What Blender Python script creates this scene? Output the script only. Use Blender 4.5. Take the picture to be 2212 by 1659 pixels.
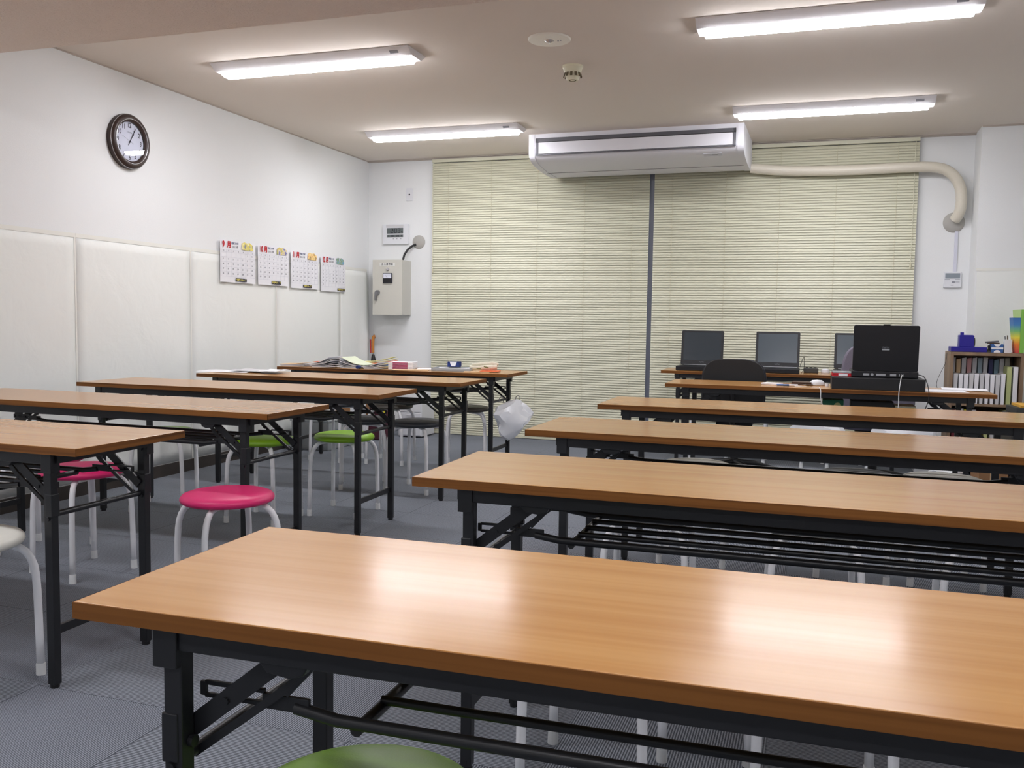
import bpy, bmesh, math, random
from mathutils import Vector, Matrix, Euler
PI = math.pi
random.seed(7)
for o in list(bpy.data.objects): bpy.data.objects.remove(o)
S = bpy.context.scene
C = S.collection

# ------------------------------------------------------------------ camera, world, exposure
cam = bpy.data.objects.new('camera', bpy.data.cameras.new('camera'))
C.objects.link(cam)
r_ = Vector((0.94763838, 0.31900354, 0.014773)); u_ = Vector((-0.03666061 * 0 - 0.0, 0, 0))
w_ = Vector((-0.31723414, 0.9456761, -0.07112816)).normalized()
r_ = (r_ - w_ * r_.dot(w_)).normalized(); u_ = r_.cross(w_)
M = Matrix((r_, u_, -w_)).transposed().to_4x4(); M.translation = (0, 0, 1.068)
cam.matrix_world = M
cam.data.sensor_width = 36; cam.data.lens = 1943.018 / 2212 * 36
cam.data.clip_start = 0.05
S.camera = cam
wd = bpy.data.worlds.new('night'); S.world = wd; wd.use_nodes = True
wd.node_tree.nodes['Background'].inputs[0].default_value = (.02, .025, .04, 1)
wd.node_tree.nodes['Background'].inputs[1].default_value = 0.3
S.view_settings.view_transform = 'Standard'; S.view_settings.look = 'None'
S.view_settings.gamma = 1; S.view_settings.use_curve_mapping = False
S.view_settings.exposure = 0.46
LAMP = 36.0

# ------------------------------------------------------------------ materials
def lin(c):
    return tuple(((x / 255) / 12.92 if x / 255 <= .04045 else ((x / 255 + .055) / 1.055) ** 2.4) for x in c) + (1,)
def mat(name, col, rough=.6, metal=0, spec=.5, bump=0, bscale=60, var=0, vscale=8, emit=None, es=0, alpha=1, trans=0, coat=0):
    m = bpy.data.materials.new(name); m.use_nodes = True
    nt = m.node_tree; b = nt.nodes['Principled BSDF']
    b.inputs['Base Color'].default_value = lin(col); b.inputs['Roughness'].default_value = rough
    b.inputs['Metallic'].default_value = metal; b.inputs['Specular IOR Level'].default_value = spec
    b.inputs['Alpha'].default_value = alpha; b.inputs['Transmission Weight'].default_value = trans
    b.inputs['Coat Weight'].default_value = coat; b.inputs['Coat Roughness'].default_value = .11
    if emit: b.inputs['Emission Color'].default_value = lin(emit); b.inputs['Emission Strength'].default_value = es
    if bump or var:
        tc = nt.nodes.new('ShaderNodeTexCoord')
    if bump:
        n = nt.nodes.new('ShaderNodeTexNoise'); n.inputs['Scale'].default_value = bscale; n.inputs['Detail'].default_value = 4
        bp = nt.nodes.new('ShaderNodeBump'); bp.inputs['Strength'].default_value = bump; bp.inputs['Distance'].default_value = .01
        nt.links.new(tc.outputs['Object'], n.inputs['Vector']); nt.links.new(n.outputs['Fac'], bp.inputs['Height'])
        nt.links.new(bp.outputs['Normal'], b.inputs['Normal'])
    if var:
        n = nt.nodes.new('ShaderNodeTexNoise'); n.inputs['Scale'].default_value = vscale; n.inputs['Detail'].default_value = 3
        mx = nt.nodes.new('ShaderNodeMixRGB'); mx.blend_type = 'MULTIPLY'; mx.inputs[1].default_value = lin(col)
        cr = nt.nodes.new('ShaderNodeValToRGB'); cr.color_ramp.elements[0].color = (1 - var,) * 3 + (1,); cr.color_ramp.elements[0].position = .35
        cr.color_ramp.elements[1].position = .65
        mx.inputs[0].default_value = 1
        nt.links.new(tc.outputs['Object'], n.inputs['Vector']); nt.links.new(n.outputs['Fac'], cr.inputs[0])
        nt.links.new(cr.outputs[0], mx.inputs[2]); nt.links.new(mx.outputs[0], b.inputs['Base Color'])
    return m

def wood_mat(name, c1, c2, c3, rough, sc=(0.9, 28, 28), bump=.02, spec=.7, coat=0):
    m = mat(name, c1, rough, spec=spec, coat=coat); nt = m.node_tree; b = nt.nodes['Principled BSDF']
    tc = nt.nodes.new('ShaderNodeTexCoord'); oi = nt.nodes.new('ShaderNodeObjectInfo')
    mp = nt.nodes.new('ShaderNodeMapping'); mp.inputs['Scale'].default_value = sc
    ad = nt.nodes.new('ShaderNodeVectorMath'); ad.operation = 'ADD'
    cb = nt.nodes.new('ShaderNodeCombineXYZ'); ml = nt.nodes.new('ShaderNodeMath'); ml.operation = 'MULTIPLY'; ml.inputs[1].default_value = 37
    nt.links.new(oi.outputs['Random'], ml.inputs[0]); nt.links.new(ml.outputs[0], cb.inputs[1])
    nt.links.new(tc.outputs['Object'], mp.inputs['Vector']); nt.links.new(mp.outputs[0], ad.inputs[0]); nt.links.new(cb.outputs[0], ad.inputs[1])
    n = nt.nodes.new('ShaderNodeTexNoise'); n.inputs['Scale'].default_value = .8; n.inputs['Detail'].default_value = 2; n.inputs['Roughness'].default_value = .6
    n2 = nt.nodes.new('ShaderNodeTexNoise'); n2.inputs['Scale'].default_value = 2.0; n2.inputs['Detail'].default_value = 1
    nt.links.new(ad.outputs[0], n.inputs['Vector']); nt.links.new(ad.outputs[0], n2.inputs['Vector'])
    cr = nt.nodes.new('ShaderNodeValToRGB'); e = cr.color_ramp.elements
    e[0].position = .3; e[0].color = lin(c2); e[1].position = .62; e[1].color = lin(c3)
    k = e.new(.48); k.color = lin(c1)
    nt.links.new(n.outputs['Fac'], cr.inputs[0])
    mx = nt.nodes.new('ShaderNodeMixRGB'); mx.blend_type = 'MULTIPLY'; mx.inputs[0].default_value = .17
    cr2 = nt.nodes.new('ShaderNodeValToRGB'); cr2.color_ramp.elements[0].position = .35; cr2.color_ramp.elements[0].color = (.78, .70, .60, 1); cr2.color_ramp.elements[1].position = .6
    nt.links.new(n2.outputs['Fac'], cr2.inputs[0]); nt.links.new(cr.outputs[0], mx.inputs[1]); nt.links.new(cr2.outputs[0], mx.inputs[2])
    nt.links.new(mx.outputs[0], b.inputs['Base Color'])
    return m

WOOD = wood_mat('wood_laminate', (188, 139, 82), (182, 131, 75), (192, 144, 87), .21, sc=(.8, 42, 42), bump=.006, coat=.08, spec=.34)
EDGE = wood_mat('wood_edge', (122, 76, 32), (78, 45, 18), (132, 85, 38), .55, sc=(.9, 75, 75), spec=.25)
EDGE2 = wood_mat('wood_edge_end', (122, 76, 32), (78, 45, 18), (132, 85, 38), .55, sc=(75, .9, 75), spec=.25)
SHELFWOOD = wood_mat('bookcase_wood', (140, 115, 90), (112, 90, 68), (152, 126, 98), .5, sc=(12, 12, .6))
BLACK = mat('black_steel', (26, 27, 30), .38, spec=.5)
BLACKP = mat('black_plastic', (22, 22, 24), .5)
WHITEST = mat('white_steel', (240, 241, 244), .3)
RUBW = mat('white_rubber', (226, 228, 228), .55)
STEEL = mat('galvanised_bolt', (150, 150, 152), .35, metal=1)
WALL = mat('wallpaper', (236, 238, 238), .9, spec=.2, bump=.12, bscale=220)
CEIL = mat('ceiling_board', (232, 223, 213), .95, spec=.1, bump=.05, bscale=150)
BEAM = mat('beam_stucco', (242, 230, 220), .95, spec=.1, bump=.8, bscale=110)
SHEET = mat('nonwoven_paper', (238, 240, 236), .95, spec=.1, bump=.5, bscale=6)
TAPE = mat('paper_tape', (236, 236, 229), .8)
BASEB = mat('vinyl_baseboard', (62, 56, 52), .5)
TRIM = mat('cornice', (188, 178, 168), .7)
BLIND = mat('blind_slat', (214, 213, 190), .45)
CORD = mat('blind_cord', (205, 200, 172), .7)
ALU = mat('window_aluminium', (134, 140, 156), .3, metal=0)
GLASS = mat('night_glass', (8, 10, 14), .03, spec=.6)
ACW = mat('air_conditioner_white', (226, 226, 232), .58)
ACG = mat('air_conditioner_grey', (92, 92, 98), .5)
PIPE = mat('pipe_wrap', (220, 214, 198), .35, bump=.25, bscale=30)
PUTTY = mat('grey_cover', (176, 174, 168), .55)
BOXC = mat('cabinet_enamel', (206, 204, 194), .45)
BOXS = mat('cabinet_label', (225, 225, 220), .5)
LENS = mat('lamp_diffuser', (255, 255, 255), .4, emit=(250, 249, 255), es=LAMP)
LAMPB = mat('lamp_housing', (236, 234, 236), .4)
PAPER = mat('paper', (236, 236, 240), .8)
PAPERG = mat('paper_grey', (206, 206, 208), .8)
INK = mat('ink_dark', (45, 45, 55), .8)
INKM = mat('ink_mid', (104, 106, 116), .8)
INKL = mat('ink_light', (192, 194, 204), .8)
INKG = mat('ink_grey', (150, 152, 160), .8)
INKB = mat('ink_blue', (30, 50, 110), .8)
RED = mat('ink_red', (196, 20, 36), .7)
YEL = mat('yellow_print', (236, 222, 120), .7)
PINK = mat('pink_vinyl', (226, 40, 114), .42, bump=.05, bscale=300)
GREEN = mat('lime_vinyl', (128, 176, 32), .42, bump=.05, bscale=300)
BLKV = mat('black_vinyl', (46, 50, 56), .5, bump=.05, bscale=300)
GRYV = mat('dark_brown_vinyl', (66, 62, 56), .5, bump=.05, bscale=300)
WHTV = mat('white_vinyl', (226, 224, 214), .42, bump=.05, bscale=300)
BROWN = mat('dark_brown_frame', (52, 36, 31), .45)
SILV = mat('silver_ring', (205, 205, 208), .25, metal=.7)
DIAL = mat('clock_dial', (226, 228, 240), .6)
CLKG = mat('clock_glass', (255, 255, 255), .02)
_n = CLKG.node_tree; _t = _n.nodes.new('ShaderNodeBsdfTransparent'); _g = _n.nodes.new('ShaderNodeBsdfGlossy'); _g.inputs['Roughness'].default_value = .01
_f = _n.nodes.new('ShaderNodeFresnel'); _f.inputs['IOR'].default_value = 1.5; _m = _n.nodes.new('ShaderNodeMixShader')
_n.links.new(_f.outputs[0], _m.inputs[0]); _n.links.new(_t.outputs[0], _m.inputs[1]); _n.links.new(_g.outputs[0], _m.inputs[2])
_n.links.new(_m.outputs[0], _n.nodes['Material Output'].inputs['Surface'])
LCDG = mat('lcd_grey', (98, 106, 106), .3)
LCDS = mat('remote_lcd', (140, 150, 158), .3)
SCREEN = mat('screen_dark', (52, 60, 66), .18)
SCREEN2 = mat('screen_grey', (74, 84, 92), .2)
LAPB = mat('laptop_shell', (18, 19, 24), .4)
LAPS = mat('laptop_silver', (165, 168, 172), .4)
FABD = mat('chair_fabric_navy', (26, 28, 36), .85, bump=.3, bscale=400)
FABG = mat('chair_fabric_grey', (122, 118, 134), .8, bump=.3, bscale=400)
BLUE = mat('cobalt_plastic', (34, 26, 140), .4)
LBLUE = mat('blue_print', (52, 96, 160), .6)
BAG = mat('white_polythene', (244, 246, 250), .3)
LIME = mat('lime_plastic', (130, 190, 80), .4)
LIMEL = mat('pale_lime_plastic', (190, 220, 150), .4)
CARD = mat('cardboard', (156, 116, 80), .85)
MAROON = mat('maroon_cloth', (74, 30, 44), .85)
YELP = mat('yellow_plastic', (225, 210, 50), .4)
WPLAS = mat('white_plastic', (226, 228, 232), .4)
CLEAR = mat('cloudy_plastic', (205, 212, 216), .25, trans=.5)
NAVY = mat('navy_plastic', (34, 40, 90), .4)
ORANGE = mat('orange_print', (226, 104, 52), .6)
BLUEC = mat('cyan_print', (58, 132, 204), .6)
PALEY = mat('pale_yellow_paper', (232, 230, 170), .7)
MAG = mat('magenta_print', (164, 34, 92), .6)
TAN = mat('kraft_paper', (220, 190, 150), .8)
CLOTH = mat('cream_cloth', (226, 220, 200), .9, bump=.4, bscale=120)
CLOTHG = mat('moss_print', (110, 116, 70), .9)
UMBW = mat('umbrella_handle_wood', (190, 122, 50), .35)
UMBR = mat('red_strap', (190, 50, 50), .6)
BINK = mat('dark_brown_leather', (74, 50, 32), .5)
GRNB = mat('green_box', (24, 110, 78), .5)
PALEG = mat('yellow_green_print', (182, 190, 132), .6)
WIREW = mat('white_cable', (230, 230, 228), .4)
AMBER = mat('amber_foam', (222, 170, 70), .8, bump=.6, bscale=80)
COUNTER = mat('dark_grey_case', (60, 62, 60), .5)
COND = mat('conduit', (214, 216, 228), .4)
CREAMP = mat('cream_plastic', (226, 222, 196), .45)
DARKSLOT = mat('dark_slot', (104, 94, 72), .8)

def carpet():
    m = mat('carpet_tile', (110, 115, 124), .95, spec=.1); nt = m.node_tree; b = nt.nodes['Principled BSDF']; N = nt.nodes.new; L = nt.links.new
    tc = N('ShaderNodeTexCoord'); sp = N('ShaderNodeSeparateXYZ'); L(tc.outputs['Object'], sp.inputs[0])
    def mth(op, a, b_=None, c=None):
        n = N('ShaderNodeMath'); n.operation = op
        for i, v in enumerate((a, b_, c)):
            if v is None: continue
            if isinstance(v, (int, float)): n.inputs[i].default_value = v
            else: L(v, n.inputs[i])
        return n.outputs[0]
    X = mth('ADD', sp.outputs[0], 10.08); Y = mth('ADD', sp.outputs[1], 10.04)
    cx = mth('FLOOR', mth('DIVIDE', X, .5)); cy = mth('FLOOR', mth('DIVIDE', Y, .5))
    par = mth('MODULO', mth('ADD', cx, cy), 2)
    inv = mth('SUBTRACT', 1, par)
    coord = mth('ADD', mth('MULTIPLY', X, par), mth('MULTIPLY', Y, inv))
    s = mth('SINE', mth('MULTIPLY', coord, 2 * PI / .0068))
    rib = mth('MULTIPLY_ADD', s, .5, .5)
    nz = N('ShaderNodeTexNoise'); nz.inputs['Scale'].default_value = 160; nz.inputs['Detail'].default_value = 3; L(tc.outputs['Object'], nz.inputs['Vector'])
    nz2 = N('ShaderNodeTexNoise'); nz2.inputs['Scale'].default_value = 2.2; L(tc.outputs['Object'], nz2.inputs['Vector'])
    fx = mth('ABSOLUTE', mth('SUBTRACT', mth('FRACT', mth('DIVIDE', X, .5)), .5)); fy = mth('ABSOLUTE', mth('SUBTRACT', mth('FRACT', mth('DIVIDE', Y, .5)), .5))
    seam = mth('GREATER_THAN', mth('MAXIMUM', fx, fy), .4955)
    f = mth('ADD', mth('MULTIPLY', rib, .62), mth('MULTIPLY', nz.outputs['Fac'], .5))
    f = mth('SUBTRACT', f, mth('MULTIPLY', seam, .14))
    f = mth('ADD', f, mth('MULTIPLY', mth('SUBTRACT', nz2.outputs['Fac'], .5), .12))
    cr = N('ShaderNodeValToRGB'); e = cr.color_ramp.elements; e[0].position = .12; e[0].color = lin((56, 60, 67)); e[1].position = .85; e[1].color = lin((156, 161, 170))
    k = e.new(.5); k.color = lin((104, 109, 117))
    L(f, cr.inputs[0]); L(cr.outputs[0], b.inputs['Base Color'])
    bp = N('ShaderNodeBump'); bp.inputs['Strength'].default_value = .6; bp.inputs['Distance'].default_value = .002; L(f, bp.inputs['Height']); L(bp.outputs[0], b.inputs['Normal'])
    return m
CARPET = carpet()

def picture_mat(name, cols, sc=14):
    m = mat(name, cols[0], .6); nt = m.node_tree; b = nt.nodes['Principled BSDF']
    tc = nt.nodes.new('ShaderNodeTexCoord'); n = nt.nodes.new('ShaderNodeTexNoise'); n.inputs['Scale'].default_value = sc; n.inputs['Detail'].default_value = 2
    cr = nt.nodes.new('ShaderNodeValToRGB'); cr.color_ramp.interpolation = 'EASE'; e = cr.color_ramp.elements
    e[0].position = .36; e[0].color = lin(cols[0]); e[1].position = .64; e[1].color = lin(cols[-1])
    for i, c in enumerate(cols[1:-1]): k = e.new(.36 + .28 * (i + 1) / (len(cols) - 1)); k.color = lin(c)
    nt.links.new(tc.outputs['Object'], n.inputs['Vector']); nt.links.new(n.outputs['Fac'], cr.inputs[0]); nt.links.new(cr.outputs[0], b.inputs['Base Color'])
    return m

# ------------------------------------------------------------------ mesh helpers
class MB:
    def __init__(s): s.b = bmesh.new()
    def _v(s, p): return s.b.verts.new(p)
    def box(s, x0, x1, y0, y1, z0, z1, M=None, bev=0):
        vs = [s._v((x, y, z)) for x in (x0, x1) for y in (y0, y1) for z in (z0, z1)]
        fs = [(0, 1, 3, 2), (4, 6, 7, 5), (0, 4, 5, 1), (2, 3, 7, 6), (0, 2, 6, 4), (1, 5, 7, 3)]
        F = [s.b.faces.new([vs[i] for i in f]) for f in fs]
        if M is not None: bmesh.ops.transform(s.b, matrix=M, verts=vs)
        if bev:
            es = list({e for f in F for e in f.edges})
            bmesh.ops.bevel(s.b, geom=es, offset=bev, segments=2, affect='EDGES', profile=.5)
        return s
    def cyl(s, p, q, r, n=12, r2=None):
        p, q = Vector(p), Vector(q); d = (q - p).normalized()
        a = d.orthogonal().normalized(); b = d.cross(a); r2 = r if r2 is None else r2
        A = [s._v(p + (a * math.cos(2 * PI * i / n) + b * math.sin(2 * PI * i / n)) * r) for i in range(n)]
        B = [s._v(q + (a * math.cos(2 * PI * i / n) + b * math.sin(2 * PI * i / n)) * r2) for i in range(n)]
        for i in range(n): s.b.faces.new((A[i], A[(i + 1) % n], B[(i + 1) % n], B[i]))
        s.b.faces.new(A[::-1]); s.b.faces.new(B); return s
    def tube(s, pts, r, n=10):
        pts = [Vector(p) for p in pts]; rings = []; a = None
        for i, p in enumerate(pts):
            d = (pts[min(i + 1, len(pts) - 1)] - pts[max(i - 1, 0)]).normalized()
            if a is None: a = d.orthogonal().normalized()
            a = (a - d * a.dot(d)).normalized(); b = d.cross(a)
            rr = r[i] if isinstance(r, (list, tuple)) else r
            rings.append([s._v(p + (a * math.cos(2 * PI * k / n) + b * math.sin(2 * PI * k / n)) * rr) for k in range(n)])
        for A, B in zip(rings, rings[1:]):
            for i in range(n): s.b.faces.new((A[i], A[(i + 1) % n], B[(i + 1) % n], B[i]))
        s.b.faces.new(rings[0][::-1]); s.b.faces.new(rings[-1]); return s
    def lathe(s, prof, n=40, M=None):   # prof: (r,z)
        rings = []; allv = []
        for r, z in prof:
            if r < 1e-6: v = [s._v((0, 0, z))]
            else: v = [s._v((r * math.cos(2 * PI * i / n), r * math.sin(2 * PI * i / n), z)) for i in range(n)]
            rings.append(v); allv += v
        for A, B in zip(rings, rings[1:]):
            for i in range(n):
                j = (i + 1) % n
                if len(A) == 1 and len(B) == 1: continue
                if len(A) == 1: s.b.faces.new((A[0], B[i], B[j]))
                elif len(B) == 1: s.b.faces.new((A[i], A[j], B[0]))
                else: s.b.faces.new((A[i], A[j], B[j], B[i]))
        if M is not None: bmesh.ops.transform(s.b, matrix=M, verts=allv)
        return s
    def prism(s, poly, w0, w1, axis='z', M=None):   # extrude a 2D polygon along an axis
        f = {'z': lambda a, b, c: (a, b, c), 'x': lambda a, b, c: (c, a, b), 'y': lambda a, b, c: (a, c, b)}[axis]
        A = [s._v(f(a, b, w0)) for a, b in poly]; B = [s._v(f(a, b, w1)) for a, b in poly]; n = len(poly)
        for i in range(n): s.b.faces.new((A[i], A[(i + 1) % n], B[(i + 1) % n], B[i]))
        s.b.faces.new(A[::-1]); s.b.faces.new(B)
        if M is not None: bmesh.ops.transform(s.b, matrix=M, verts=A + B)
        return s
    def build(s, name, m, parent=None, bevel=0, smooth=False, sub=0, loc=None, solid=0):
        bmesh.ops.recalc_face_normals(s.b, faces=s.b.faces)
        me = bpy.data.meshes.new(name); s.b.to_mesh(me); s.b.free()
        o = bpy.data.objects.new(name, me); C.objects.link(o)
        if isinstance(m, (list, tuple)):
            for k in m: me.materials.append(k)
        else: me.materials.append(m)
        if parent: o.parent = parent
        if loc: o.location = loc
        if solid: md = o.modifiers.new('s', 'SOLIDIFY'); md.thickness = solid; md.offset = 0
        if bevel: md = o.modifiers.new('b', 'BEVEL'); md.width = bevel; md.segments = 2; md.limit_method = 'ANGLE'
        if sub: md = o.modifiers.new('u', 'SUBSURF'); md.levels = sub; md.render_levels = sub
        if smooth:
            for p in me.polygons: p.use_smooth = True
            if smooth != 'all':
                es = [e for e in me.edges]; me.set_sharp_from_angle(angle=math.radians(38))
        return o
def tag(o, label, cat, group=None):
    o['label'] = label; o['category'] = cat
    if group: o['group'] = group
    return o
def thing(name, label, cat, loc=(0, 0, 0), rot=(0, 0, 0), group=None):
    o = bpy.data.objects.new(name, None); C.objects.link(o); o.empty_display_size = .05
    o.location = loc; o.rotation_euler = rot; return tag(o, label, cat, group)
def struct(o): o['kind'] = 'structure'; return o
def copy_tree(o, parent=None):
    c = o.copy(); C.objects.link(c); c.parent = parent
    for ch in list(o.children): copy_tree(ch, c)
    return c
def rrect(w, h, r, n=5, cx=0, cy=0):
    P = []
    for sx, sy, a0 in ((1, 1, 0), (-1, 1, 90), (-1, -1, 180), (1, -1, 270)):
        for i in range(n + 1):
            a = math.radians(a0 + 90 * i / n); P.append((cx + sx * (w / 2 - r) + r * math.cos(a), cy + sy * (h / 2 - r) + r * math.sin(a)))
    return P
def text_mesh(specs, name, m, parent, w=0.0006, depth=.0002):
    """specs: (string, u, v, size, align, xscale) in the parent's wall frame (u right, v up, w out)"""
    meshes = []
    for sp in specs:
        t, u, v, size = sp[:4]; al = sp[4] if len(sp) > 4 else 'CENTER'; xs = sp[5] if len(sp) > 5 else 1; bold = sp[6] if len(sp) > 6 else 0
        cu = bpy.data.curves.new('t', 'FONT'); cu.body = t; cu.size = size; cu.align_x = al; cu.align_y = 'CENTER'; cu.extrude = depth; cu.offset = bold; cu.resolution_u = 3
        ob = bpy.data.objects.new('t', cu); C.objects.link(ob)
        dg = bpy.context.evaluated_depsgraph_get(); me = bpy.data.meshes.new_from_object(ob.evaluated_get(dg))
        me.transform(Matrix.Translation((u, v, w)) @ Matrix.Diagonal((xs, 1, 1, 1))); meshes.append(me)
        bpy.data.objects.remove(ob); bpy.data.curves.remove(cu)
    b = bmesh.new()
    for me in meshes: b.from_mesh(me); bpy.data.meshes.remove(me)
    me = bpy.data.meshes.new(name); b.to_mesh(me); b.free(); me.materials.clear(); me.materials.append(m)
    for p in me.polygons: p.material_index = 0
    o = bpy.data.objects.new(name, me); C.objects.link(o); o.parent = parent; return o

XL, YB, ZC, XR, YF = -4.053, 7.741, 2.538, 2.0, -3.0
LW = (PI / 2, 0, PI / 2); BW = (PI / 2, 0, 0)

# ------------------------------------------------------------------ room shell
struct(MB().box(XL - .15, XR + .15, YF - .15, YB + .3, -.1, 0).build('floor', CARPET))
struct(MB().box(XL - .15, XR + .15, YF - .15, YB + .3, ZC, ZC + .1).build('ceiling', CEIL))
struct(MB().box(XL - .15, XL, YF - .15, YB + .3, 0, ZC).build('wall_left', WALL))
struct(MB().box(XR, XR + .15, YF - .15, YB + .3, 0, ZC).build('wall_right', WALL))
struct(MB().box(XL, XR, YF - .15, YF, 0, ZC).build('wall_front', WALL))
wb = MB(); wb.box(XL, -3.36, YB, YB + .2, 0, ZC); wb.box(.70, XR, YB, YB + .2, 0, ZC); wb.box(-3.36, .70, YB, YB + .2, 2.50, ZC)
struct(wb.build('wall_back', WALL))
struct(MB().box(1.108, XR, 7.45, YB, 0, ZC).build('wall_pillar', WALL))
struct(MB().box(XL, XR, 2.62, 3.36, 2.295, ZC).build('ceiling_beam', BEAM))
t = struct(MB().box(-3.36, .70, YB + .155, YB + .165, 0, 2.50).build('window_1', GLASS))
f = MB()
for x in (-3.335, -1.353, .675): f.box(x - .035, x + .035, YB - .024, YB + .15, .001, 2.5)
f.box(-3.36, .7, YB + .05, YB + .15, 2.44, 2.5); f.box(-3.36, .7, YB + .05, YB + .15, 0, .06)
f.build('window_frame', ALU, t)
tr = MB(); tr.box(XL, XL + .007, YF, YB, ZC - .007, ZC); struct(tr.build('trim_1', TRIM))
tr = MB(); tr.box(XL, 1.108, YB - .035, YB, ZC - .012, ZC); tr.box(XL, 1.108, YB - .05, YB - .035, ZC - .006, ZC); tr.box(1.108, XR, 7.44, 7.452, ZC - .012, ZC); struct(tr.build('trim_2', TRIM))
struct(MB().box(XL, XL + .008, YF, YB, 0, .078).build('baseboard_left', BASEB))
bb = MB(); bb.box(XL, -3.385, YB - .008, YB, 0, .078); bb.box(.72, 1.108, YB - .008, YB, 0, .078); bb.box(1.108, XR, 7.442, 7.45, 0, .078); struct(bb.build('baseboard_back', BASEB))

# protective paper sheets taped to the lower walls
def paper_panel(y0, y1, z1, label, warp=.0018, curl=False):
    b = MB(); nx, nz = 14, 20; g = []
    for i in range(nx + 1):
        col = []
        for j in range(nz + 1):
            y = y0 + (y1 - y0) * i / nx; z = .085 + (z1 - .085) * j / nz
            d = .0035 + warp * (math.sin(3.1 * y + 5 * z) * .5 + .5) * math.sin(PI * j / nz) * (.35 + .65 * math.sin(PI * i / nx))
            if curl: d += .05 * max(0, (i / nx - .75)) * 4 * (1 - j / nz) ** .5; y = y - .04 * max(0, (i / nx - .5)) * 2 * (1 - j / nz)
            col.append(b._v((XL + d, y, z)))
        g.append(col)
    for i in range(nx):
        for j in range(nz): b.b.faces.new((g[i][j], g[i + 1][j], g[i + 1][j + 1], g[i][j + 1]))
    o = b.build('wall_paper_sheet', SHEET, smooth='all', solid=.0012)
    t2 = MB(); t2.box(XL + .0045, XL + .0062, y0, y1, z1 - .012, z1 + .012); t2.box(XL + .0050, XL + .0056, y1 - .010, y1 + .002, .085, z1)
    t2.build('tape', TAPE, o); return tag(o, label, 'paper sheet', 'white paper sheets taped along the left wall')
paper_panel(2.05, 3.119, 1.515, 'white paper sheet nearest the camera on the left wall')
paper_panel(3.121, 4.139, 1.515, 'white paper sheet on the left wall left of the calendars, below the round clock')
paper_panel(4.141, 5.151, 1.515, 'white paper sheet on the left wall ending left of the September calendar')
paper_panel(5.153, 6.181, 1.515, 'white paper sheet on the left wall beneath the September calendar')
paper_panel(6.183, 7.195, 1.515, 'white paper sheet on the left wall beneath the November calendar')
paper_panel(7.197, 7.69, 1.515, 'narrow curling white paper sheet in the far left corner', curl=True)
b = MB(); b.box(1.12, 1.95, 7.4455, 7.4475, .085, 1.49); o = b.build('wall_paper_sheet', SHEET)
tag(o, 'white paper sheet on the pillar behind the bookcase', 'paper sheet')
MB().box(1.112, 1.95, 7.444, 7.4462, 1.48, 1.50).build('tape', TAPE, o)

for n_ in SHEET.node_tree.nodes:
    if n_.type == 'BUMP': n_.inputs['Distance'].default_value = .02; n_.inputs['Strength'].default_value = .4
    if n_.type == 'TEX_NOISE': n_.inputs['Distortion'].default_value = .5; n_.inputs['Scale'].default_value = 5
# ------------------------------------------------------------------ ceiling lights
def light_fixture(x0, y0, label, L=1.27):
    t = thing('ceiling_light', label, 'ceiling light', (x0 + L / 2, y0 + .115, ZC), group='long LED ceiling lights')
    h = L / 2
    b = MB(); b.prism([(-.115, 0), (.115, 0), (.115, -.006), (.062, -.040), (-.062, -.040), (-.115, -.006)], -h, h, 'x'); b.build('housing', LAMPB, t, bevel=.002)
    b = MB(); pr = [(-.060, -.038), (-.060, -.043), (-.052, -.054), (-.034, -.062), (0, -.065), (.034, -.062), (.052, -.054), (.060, -.043), (.060, -.038)]
    b.prism(pr, -h + .035, h - .035, 'x'); b.build('diffuser', LENS, t, bevel=.006)
    MB().box(h - .12, h - .07, -.010, .010, -.0005, .0005, Matrix.Translation((0, -.090, -.0235)) @ Matrix.Rotation(math.radians(-32.7), 4, 'X')).build('rating_sticker', INKG, t)
    return t
light_fixture(-3.405, 4.515, 'long ceiling light above the round wall clock side, nearer of the two on the left')
light_fixture(-3.435, 6.48, 'long ceiling light at the far left, left of the air conditioner')
light_fixture(-.605, 4.50, 'long ceiling light at the top right, cut by the upper edge of the photo')
light_fixture(-.59, 6.39, 'long ceiling light at the far right, behind and right of the air conditioner front')
light_fixture(-3.36, 1.30, 'long ceiling light before the beam, over the left tables')
light_fixture(-.605, 1.30, 'long ceiling light before the beam, over the nearest right table')
light_fixture(-3.36, -1.0, 'long ceiling light at the rear of the room, left side')
light_fixture(-.605, -1.0, 'long ceiling light at the rear of the room, right side')

# emergency light + smoke detector
t = thing('emergency_light', 'white round recessed emergency light in the ceiling, left of the heat detector', 'emergency light', (-1.375, 4.63, ZC))
MB().lathe([(0, -.009), (.09, -.010), (.108, -.008), (.113, -.003), (.113, 0)], 48).build('cover_plate', mat('emergency_cover', (250, 248, 238), .5), t, smooth=True)
MB().lathe([(0, -.022), (.008, -.022), (.02, -.012), (.026, -.009)], 24).build('lamp_lens', SILV, t, smooth=True)
MB().cyl((.045, .01, -.0125), (.045, .01, -.009), .004).build('indicator', INKG, t); MB().cyl((.06, .005, -.0125), (.06, .005, -.009), .004).build('test_button', INKG, t)
t = thing('smoke_detector', 'cream slotted dome smoke detector on the ceiling', 'smoke detector', (-1.385, 5.15, ZC))
MB().lathe([(.060, 0), (.060, -.012), (.055, -.017), (.038, -.074), (.031, -.082), (0, -.082)], 40).build('body', CREAMP, t, smooth=True)
b = MB()
for i in range(12):
    a = 2 * PI * i / 12 + .1
    Mx = Matrix.Rotation(a, 4, 'Z') @ Matrix.Translation((.0470, 0, -.044)) @ Matrix.Rotation(math.radians(-16.6), 4, 'Y')
    b.box(-.0012, .0018, -.0070, .0070, -.022, .022, Mx)
b.build('slots', DARKSLOT, t)
MB().lathe([(.014, -.0822), (.018, -.084), (.022, -.0822)], 24).build('test_ring', DARKSLOT, t)

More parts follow.
